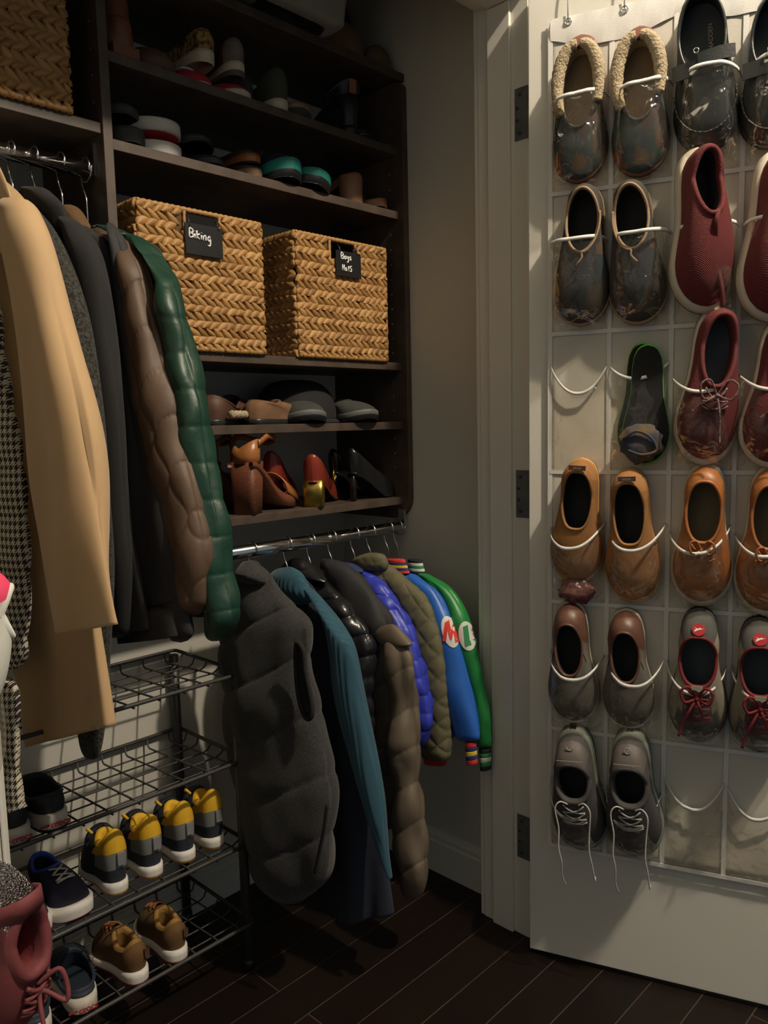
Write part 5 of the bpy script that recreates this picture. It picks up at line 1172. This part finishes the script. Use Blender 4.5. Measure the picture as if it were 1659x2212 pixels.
t=thing('gold_buckle_strap','small dark strap with gold buckle between the tan shoes','strap',mw=on_shelf(1.402,YS+.05,Z2,0))
P=[(.02*math.cos(a),.0,.022+.020*math.sin(a)) for a in np.linspace(0,2*PI,24,endpoint=False)]
MB().tube(P,.004,8,True).build('strap_loop',M_boot2,t); MB().tube([(.008*math.cos(a)-.005,-.006,.034+.008*math.sin(a)) for a in np.linspace(0,2*PI,16,endpoint=False)],.0015,6,True).build('buckle',mat('brass',(.55,.38,.10),.3,metal=1),t)
# fourth shelf: slippers, fleece slippers, dark shoes
M_mocc=lea('brown_suede',(.20,.105,.055),rough=.9,vscale=20); M_grsp=lea('grey_brown_suede',(.13,.10,.08),rough=.9)
put('slipper','grey-brown slipper half hidden by the green jacket sleeve','slipper',.885,YS+.01,Z4,-8,.22,.085,S_(M_black,M_blkle,M_sherpa,M_grsp,sole=[.014,.012,.012,.012],rim=(.08,.55,.33),rimz=(.045,.042,.045)))
t=put('slipper','brown slipper lined with dark fur and edged with white fleece','slipper',.935,YS+.035,Z4,-58,.235,.095,S_(M_blkle,M_blkle,M_boot2,M_boot2,sole=[.012,.011,.011,.012],rim=(.06,.60,.36),rimz=(.060,.035,.062),k=.6),)
pts=[(x_*1.0,y_,.022) for x_,y_ in ((.044,.02),(.046,.06),(.048,.10),(.050,.14),(.046,.17))]
v=MB().tube(spline(pts,40),[.008+.0012*math.sin(i*1.3) for i in range(40)],10); v.build('fleece_edge',M_sherpa,t,label='white fleece edge')
put('slipper','brown suede moccasin slipper side-on in the middle of the fourth shelf','slipper',1.035,YS+.030,Z4,-72,.215,.092,S_(M_black,M_blkle,M_sherpa,M_mocc,sole=[.012,.011,.011,.012],rim=(.07,.50,.34),rimz=(.050,.042,.052)),group='brown suede moccasin slippers')
put('slipper','dark brown suede slipper behind the side-on moccasin slipper','slipper',.985,YS+.120,Z4,-66,.215,.088,S_(M_black,M_blkle,M_sherpa,lea('dark_brown_suede',(.10,.055,.032),rough=.9),sole=[.012,.011,.011,.012],rim=(.07,.52,.34),rimz=(.058,.045,.066)))
t=thing('felt_hat','large black rounded felt hat at the back of the fourth shelf','hat',mw=on_shelf(1.24,1.49,Z4,0))
V=[];N=40
for i in range(14):
    a=i/13*PI/2; r=.105*math.cos(a)**.6+.001; 
    for j in range(N): p=2*PI*j/N; V.append((r*math.cos(p),r*.85*math.sin(p),.012+.092*math.sin(a)))
mesh('crown',V,[(i*N+j,i*N+(j+1)%N,(i+1)*N+(j+1)%N,(i+1)*N+j) for i in range(13) for j in range(N)],M_blackfab,t)
V=[]
for rr,zz in ((.103,.012),(.118,.004),(.118,.0),(.100,.001)):
    for j in range(N): p=2*PI*j/N; V.append((rr*math.cos(p),rr*.85*math.sin(p),zz))
mesh('brim',V,[(i*N+j,i*N+(j+1)%N,(i+1)*N+(j+1)%N,(i+1)*N+j) for i in range(3) for j in range(N)],M_blackfab,t)
M_dgr=mat('dark_grey_green_wool',(.040,.043,.038),.95,bump=.4,bscale=400); M_midg=mat('grey_foam',(.12,.125,.12),.6)
for x_,yw,lb in ((1.245,-42,'dark grey wool shoe with grey sole edge in front of the black hat'),(1.375,-30,'dark grey wool shoe nearest the right end of the fourth shelf')):
    put('wool_shoe',lb,'shoe',x_+.0,YS+.16,Z4,180+yw+20,.20,.094,S_(M_black,M_midg,M_darkins,M_dgr,sole=[.022,.018,.020,.022],rim=(.05,.5,.34),rimz=(.055,.048,.055),outsole=.5),group='dark grey wool shoes')
# bottom shelf: heels
M_sand=lea('orange_tan_leather',(.36,.135,.040),rough=.35,vscale=14); M_stack=mat('stacked_leather_heel',(.14,.045,.022),.5,bump=.5,bscale=70,kind='wave',bdist=.0006,bstretch=(.01,.01,3)); M_dkred2=lea('oxblood_leather',(.24,.035,.020),rough=.28,vscale=12)
def blockheel(t,m,x0,x1,y0,y1,H,taper=.75,name='block_heel'):
    v=[]
    for z,k in ((0,taper),(.5*H,.5*(1+taper)),(H,1.)):
        cx,cy=(x0+x1)/2,(y0+y1)/2; hx,hy=(x1-x0)/2*k,(y1-y0)/2*k
        for j in range(20):
            p=2*PI*j/20; c,s_=math.cos(p),math.sin(p); v.append((cx+hx*np.sign(c)*abs(c)**.5,cy+hy*np.sign(s_)*abs(s_)**.5,z))
    return mesh(name,v,[(i*20+j,i*20+(j+1)%20,(i+1)*20+(j+1)%20,(i+1)*20+j) for i in range(2) for j in range(20)]+[tuple(range(20))[::-1],tuple(40+j for j in range(20))],m,t)
def sandal(label,x,y,yaw,grp):
    t=thing('platform_sandal',label,'sandal',mw=on_shelf(x,y,Z5,yaw),group=grp)
    blockheel(t,M_stack,-.032,.032,-.002,.056,.112,.82)
    N=30;V=[]
    prof=[(0,.112,.030,.010),(.10,.108,.033,.010),(.28,.085,.034,.012),(.45,.055,.036,.016),(.60,.036,.042,.022),(.75,.030,.046,.024),(.88,.030,.040,.024),(.97,.032,.022,.022),(1,.034,.005,.018)]
    L=.20; Q=spline(np.array(prof),30)
    for u,zt,hw,th in Q:
        V+=[(-hw,u*L,zt),(hw,u*L,zt),(hw,u*L,max(0.001,zt-th*1.15)),(-hw,u*L,max(0.001,zt-th*1.15))]
    mesh('platform_sole',V,[(i*4+j,i*4+(j+1)%4,(i+1)*4+(j+1)%4,(i+1)*4+j) for i in range(29) for j in range(4)]+[(0,1,2,3),(119,118,117,116)],M_stack,t,True)
    def band(nm,y_,z_,hw,h,wd,m=M_sand,lean=0):
        V=[];n=20
        for i in range(n+1):
            a=PI*i/n; X=hw*math.cos(a); Zz=z_+h*math.sin(a)
            for dy in (-wd/2,wd/2): V.append((X,y_+dy+lean*math.sin(a),Zz+(dy*-.5)))
        o=mesh(nm,V,[(2*i,2*i+1,2*i+3,2*i+2) for i in range(n)],m,t); md=o.modifiers.new('t','SOLIDIFY'); md.thickness=.003
    band('toe_strap',.150,.026,.047,.045,.050); 
    # heel cup
    V=[];n=20
    for i in range(n+1):
        a=-PI*.1+PI*1.2*i/n; X=.033*math.cos(a); Y=.024-.028*math.sin(a)
        for zz in (.108,.125,.140+.020*abs(math.cos(a))): V.append((X,Y+(.0),zz))
    o=mesh('heel_cup',V,[(3*i+k,3*i+k+1,3*i+k+4,3*i+k+3) for i in range(n) for k in range(2)],M_sand,t); md=o.modifiers.new('t','SOLIDIFY'); md.thickness=.003
    P=spline([(.034,.02,.150),(.036,.06,.165),(.03,.10,.158),(0,.115,.150),(-.03,.10,.158),(-.036,.06,.165),(-.034,.02,.150)],40)
    V=[]
    for p in P: V+=[p+np.array([0,0,-.007]),p+np.array([0,0,.007])]
    o=mesh('ankle_strap',V,[(2*i,2*i+1,2*i+3,2*i+2) for i in range(39)],M_sand,t); md=o.modifiers.new('t','SOLIDIFY'); md.thickness=.0025
    return t
sandal('orange-tan platform sandal with stacked block heel on the lowest shelf, front one',.990,1.378,-66,'tan platform sandals')
sandal('orange-tan platform sandal behind its mate, partly behind the green jacket',.935,1.45,-60,None)
def heel_shoe(name,label,x,y,yaw,L,W,hh,u,m_heel,grp,hw=.017,hd=.036,rimf=.60,point=.35,tap=.95,shaft=0):
    sp=S_(M_black,u,M_cork if u is M_blkle2 else M_dkred2,u,sole=[hh,hh*.62,.008,.007],rim=(.02,rimf,.30),rimz=(hh+.055+shaft,hh*.62+.035+shaft*.6,.042),thin=.006,k=.9,point=point,roll=.0015,spring=.004)
    t=thing(name,label,'shoe',mw=on_shelf(x,y,Z5,yaw),group=grp); shoe('x','','',L,W,sp,root=t)
    blockheel(t,m_heel,-hw,hw,.004,.004+hd,hh,tap,'heel'); return t
M_blkle2=lea('polished_black_leather',(.012,.012,.013),rough=.2); M_gold=mat('brass_heel',(.50,.36,.08),.35,metal=1,var=.3)
t=heel_shoe('pointed_bootie','oxblood pointed bootie with square gold heel on the lowest shelf, front one',1.178,1.366,-50,.225,.080,.060,M_dkred2,M_gold,'oxblood booties',hw=.025,hd=.034,rimf=.42,shaft=.004)
rg=[(.039,.085+.012*math.cos(a),.066+.014*math.sin(a)) for a in np.linspace(0,2*PI,24,endpoint=False)]; MB().tube(rg,.0018,6,True).build('gold_ring',M_gold,t)
heel_shoe('pointed_bootie','oxblood pointed bootie lying behind its mate on the lowest shelf',1.118,1.44,-50,.215,.076,.058,M_dkred2,M_dkred2,None,hw=.02,rimf=.42,shaft=.016)
heel_shoe('high_heel_pump','polished black pump with slim heel at the right end of the lowest shelf','_' and 1.318,1.388,-78,.185,.072,.072,M_blkle2,M_blkle2,'black pumps',hw=.008,hd=.016,rimf=.70,point=.15,tap=.8)
heel_shoe('high_heel_pump','polished black pump hidden behind its mate against the right panel',1.335,1.47,-72,.16,.066,.07,M_blkle2,M_blkle2,None,hw=.008,hd=.016,rimf=.70,point=.15,tap=.8)

# ================================================================ SHOES ON THE RACK
ZT3,ZT4,ZT2=TIER[2]-.0045,TIER[3]-.0045,TIER[1]-.0045
M_yl=mat('yellow_padded_lining',(.66,.38,.015),.7,bump=.2,bscale=200); M_nvs=mat('navy_suede',(.015,.020,.032),.9,bump=.3,bscale=400); M_grp=mat('grey_heel_panel',(.17,.18,.175),.7); M_silv=mat('silver_reflective_tape',(.36,.37,.37),.35,metal=.5)
def reg_y(t,b,p):
    if b>.52 and t<.5: return 'yellow_padding'
    if t<.42 and .26<b<=.52: return 'heel_panel'
    return 'upper'
spY=dict(sole=[.024,.020,.016,.014],rim=(.02,.50,.36),rimzs=([0,.35,.7,1],[.118,.092,.088,.100]),k=.55,roll=.009,bulge=.006,outsole=.25,flare=1.06,laces=(M_nvs,3,.45,.95,.7),mats=dict(upper=M_nvs,yellow_padding=M_yl,heel_panel=M_grp,collar=M_yl,lining=M_yl,insole=M_yl,midsole=M_rubber_w,outsole=M_gum),regions=reg_y)
yl=('leftmost of the four yellow-collared navy toddler sneakers on the rack','second from left of the four yellow-collared navy sneakers on the rack','third from left of the four yellow-collared navy sneakers on the rack','rightmost of the four yellow-collared navy toddler sneakers on the rack')
base=None
for i,(x_,y_) in enumerate(((.667,1.376),(.743,1.376),(.819,1.376),(.890,1.376))):
    mw=on_shelf(x_,y_,ZT3,-8,-3)
    if base is None:
        base=shoe('toddler_sneaker',yl[0],'sneaker',.165,.072,spY,'yellow-collared toddler sneakers',mw)
        MB().box(-.002,-.0075,.060,.012,-.003,.084).build('heel_tape',M_silv,base,False)
        MB().tube(spline([(-.022,.072,.104),(-.030,.076,.114),(-.026,.09,.106)],10),.003,6).build('tongue_edge',M_yl,base)
        V=[];n=16
        for k in range(n+1):
            a=PI*k/n
            for dy in (0,.016): V.append((.031*math.cos(a),.086+dy,.072+.036*math.sin(a)))
        o=mesh('velcro_strap',V,[(2*k,2*k+1,2*k+3,2*k+2) for k in range(n)],M_nvs,base); md=o.modifiers.new('t','SOLIDIFY'); md.thickness=.003
    else: copy_tree(base,yl[i],mw)
# brown sneakers, lowest tier
M_brs=lea('olive_brown_suede',(.13,.065,.020),rough=.9,vscale=20); M_brl=mat('ochre_lining',(.28,.15,.035),.8); M_rsole=mat('red_rubber',(.35,.06,.05),.6)
spB=dict(sole=[.026,.022,.018,.016],rim=(.05,.52,.33),rimzs=([0,.2,.5,1],[.080,.062,.058,.076]),k=.55,roll=.006,bulge=.006,outsole=.22,flare=1.06,tongue=.016,laces=(mat('orange_lace',(.30,.09,.03),.8),3,.42,.95,.65),mats=dict(upper=M_brs,collar=M_brl,tongue=M_brs,lining=M_brl,insole=M_black,midsole=M_rubber_w,outsole=M_rsole))
b0=shoe('child_sneaker','olive-brown suede child sneaker on the lowest rack tier, left one','sneaker',.18,.076,spB,'brown suede child sneakers',on_shelf(.685,1.347,ZT4,-2,-3))
MB().box(.010,-.003,.050,.020,.000,.066).build('heel_tag',M_boot2,b0,False)
copy_tree(b0,'olive-brown suede child sneaker on the lowest rack tier, right one',on_shelf(.770,1.346,ZT4,-8,-3))
# clogs with a lettered band
M_blkfoam=mat('black_foam_clog',(.014,.016,.020),.7); M_nvfoam=mat('navy_foam_clog',(.012,.018,.032),.65); M_redp=mat('red_print',(.33,.02,.03),.6); M_bandw=mat('offwhite_band',(.55,.50,.44),.6)
def clog(label,x,y,z,yaw,foam,L,strapb,grp):
    sp=dict(sole=[.032,.028,.024,.024],rim=(.06,.60,.40),rimzs=([0,.3,.6,1],[.040,.038,.046,.066]) ,k=.55,roll=.004,bulge=.003,outsole=.22,flare=1.07,spring=.004,mats=dict(upper=foam,collar=foam,lining=foam,insole=foam,midsole=M_bandw,outsole=foam))
    if strapb: sp['rimzs']=([0,.3,.6,1],[.062,.052,.052,.070])
    t=shoe('foam_clog',label,'clog',L,.086,sp,grp,on_shelf(x,y,z,yaw,-3))
    # lettering round the heel band
    text_mesh('crocs',.0155,.0003,M_redp,t,frame4((.004,-.0105,.0175),(1,0,0),(0,0,1),(0,-1,0)),bold=.0005)
    MB().box(-.030,-.0078,.0155,-.014,-.0060,.0185).build('red_band_stripe',M_redp,t,False)
    return t
clog('black foam clog on the second rack tier, right one, lettered heel band',.546,1.352,ZT2,-4,M_blkfoam,.20,True,'black foam clogs')
clog('black foam clog on the second rack tier, beside the houndstooth coat hem',.478,1.348,ZT2,-4,M_blkfoam,.20,True,'black foam clogs')
clog('navy foam clog with white lettered band at the bottom left of the rack',.573,1.350,ZT4,-12,M_nvfoam,.20,False,'navy foam clogs')
clog('navy foam clog cut off by the bottom left picture corner',.487,1.347,ZT4,-10,M_nvfoam,.20,False,'navy foam clogs')
# navy kids running shoes toe out
M_nvkn=mat('navy_purple_mesh',(.016,.014,.035),.8,bump=.4,bscale=300); M_pk=mat('magenta_foam',(.40,.03,.20),.6); M_blu=mat('bright_blue_trim',(.02,.06,.40),.6)
for x_,lb in ((.575,'navy child running shoe with pink and blue accents on the third rack tier, right one'),(.497,'navy child running shoe with pink and blue accents, left one behind the glitter boot')):
    t=shoe('child_running_shoe',lb,'running shoe',.18,.078,dict(sole=[.030,.028,.026,.028],rim=(.05,.48,.33),rimz=(.07,.055,.07),k=.6,roll=.004,outsole=.12,flare=1.06,laces=(M_wl,3,.42,.95,.66),mats=dict(upper=M_nvkn,collar=M_blu,lining=M_blackfab,insole=M_darkins,midsole=M_rubber_w,outsole=M_pk)),'navy child running shoes',on_shelf(x_,1.366+.175,ZT3-.006,182))
    MB().tube([(-.010,.150,.046),(.010,.152,.046)],.004,8).build('toe_accent',M_pk,t)

# ================================================================ LEFT DOOR ORGANIZER AND WHAT IT HOLDS
organizer('clear-pocket hanging shoe organizer on the left door, seen edge-on',LA,LD,LN,lambda r,c:.022 if r==3 and c==0 else (.030 if r>=4 and c==0 else .010),lambda r,c:(.19,.19,.0) if r==3 else (.12,.12,.01),-1)
M_pink=mat('hot_pink_mesh',(.75,.05,.14),.7,bump=.3,bscale=300)
def in_left(P,L,zdir,h=.03,tilt=0):
    Z=nz(zdir); Y=nz(np.array([tilt,0,-1.])); Y=nz(Y-Z*(Y@Z)); X=np.cross(Y,Z); return frame4(V3(P)-Z*h-Y*L/2,X,Y,Z),L
M_,L=in_left((.279,.85,.955),.165,(.95,-.3,0),.03)
t=shoe('child_sneaker','white child sneaker with hot pink heel poking out at the left picture edge','sneaker',L,.064,S_(M_rubber_w,M_whk,M_darkins,M_pink,sole=[.02,.018,.016,.016],rim=(.14,.5,.33),rimz=(.062,.05,.06),regions=lambda t,b,p:'heel_tab' if t<.22 else 'upper',mats=dict(upper=M_whk,heel_tab=M_pink,collar=M_whk,lining=M_blackfab,insole=M_darkins,midsole=M_whk)),None,M_)
M_glit=mat('silver_glitter',(.55,.53,.50),.22,metal=.9,bump=1.,bscale=420,bdist=.004,kind='voronoi',vcol=(.18,.15,.18),vscale=350)
M_holo=mat('iridescent_silver',(.55,.58,.50),.25,metal=.7,bump=.5,bscale=40,bdist=.003,vcol=(.30,.38,.38),vscale=30); M_bu3=lea('burgundy_velvet',(.17,.035,.040),rough=.75,vscale=25)
M_,L=in_left((.266,.80,.652),.185,(.42,-.90,.12),.034)
t=shoe('child_boot','burgundy child high-top with silver glitter heel at the left edge','boot',L,.078,dict(sole=[.014,.013,.012,.012],rim=(.24,.66,.36),rimzs=([0,.4,1],[.066,.060,.064]),rimpow=.8,k=.55,roll=.007,bulge=.008,outsole=.3,regions=lambda t,b,p:('glitter_heel' if t<.24 else ('iridescent_panel' if .24<=t<.36 and .25<b<.9 and p>PI else 'upper')),mats=dict(upper=M_bu3,glitter_heel=M_glit,iridescent_panel=M_holo,collar=M_bu3,lining=mat('red_fur_lining',(.20,.03,.03),.95,bump=.8,bscale=200),insole=M_blackfab,midsole=M_bu3,outsole=M_black),laces=(M_bu3,3,.45,.95,.7),lacer=.0025),None,M_)
P=spline([(-.024,.046,.052),(-.012,.040,.074),(.012,.040,.074),(.024,.046,.052)],16); V=[]
for p in P: V+=[p+np.array([0,-.008,0]),p+np.array([0,.010,0])]
o=mesh('pull_loop',V,[(2*i,2*i+1,2*i+3,2*i+2) for i in range(15)],M_bu3,t); md=o.modifiers.new('t','SOLIDIFY'); md.thickness=.003
P=spline([(.0,L*.70,.062),(-.016,L*.66,.08),(-.012,L*.82,.086),(.0,L*.74,.066),(.012,L*.95,.074),(.018,L*1.15,.06)],40); MB().tube(P,.0026,6).build('ribbon_lace',M_bu3,t)
M_,L=in_left((.232,.80,.455),.17,(.62,-.78,.2),.03)
t=shoe('child_boot','burgundy and rust child shoe in the lowest left pocket, below the glitter boot','boot',L,.085,dict(sole=[.018,.016,.014,.014],rim=(.16,.60,.36),rimzs=([0,.4,1],[.070,.066,.072]),k=.55,roll=.006,mats=dict(upper=M_bu3,collar=mat('rust_suede',(.28,.07,.03),.85),lining=M_blackfab,insole=M_blackfab,midsole=M_bu3,outsole=M_black)),None,M_)
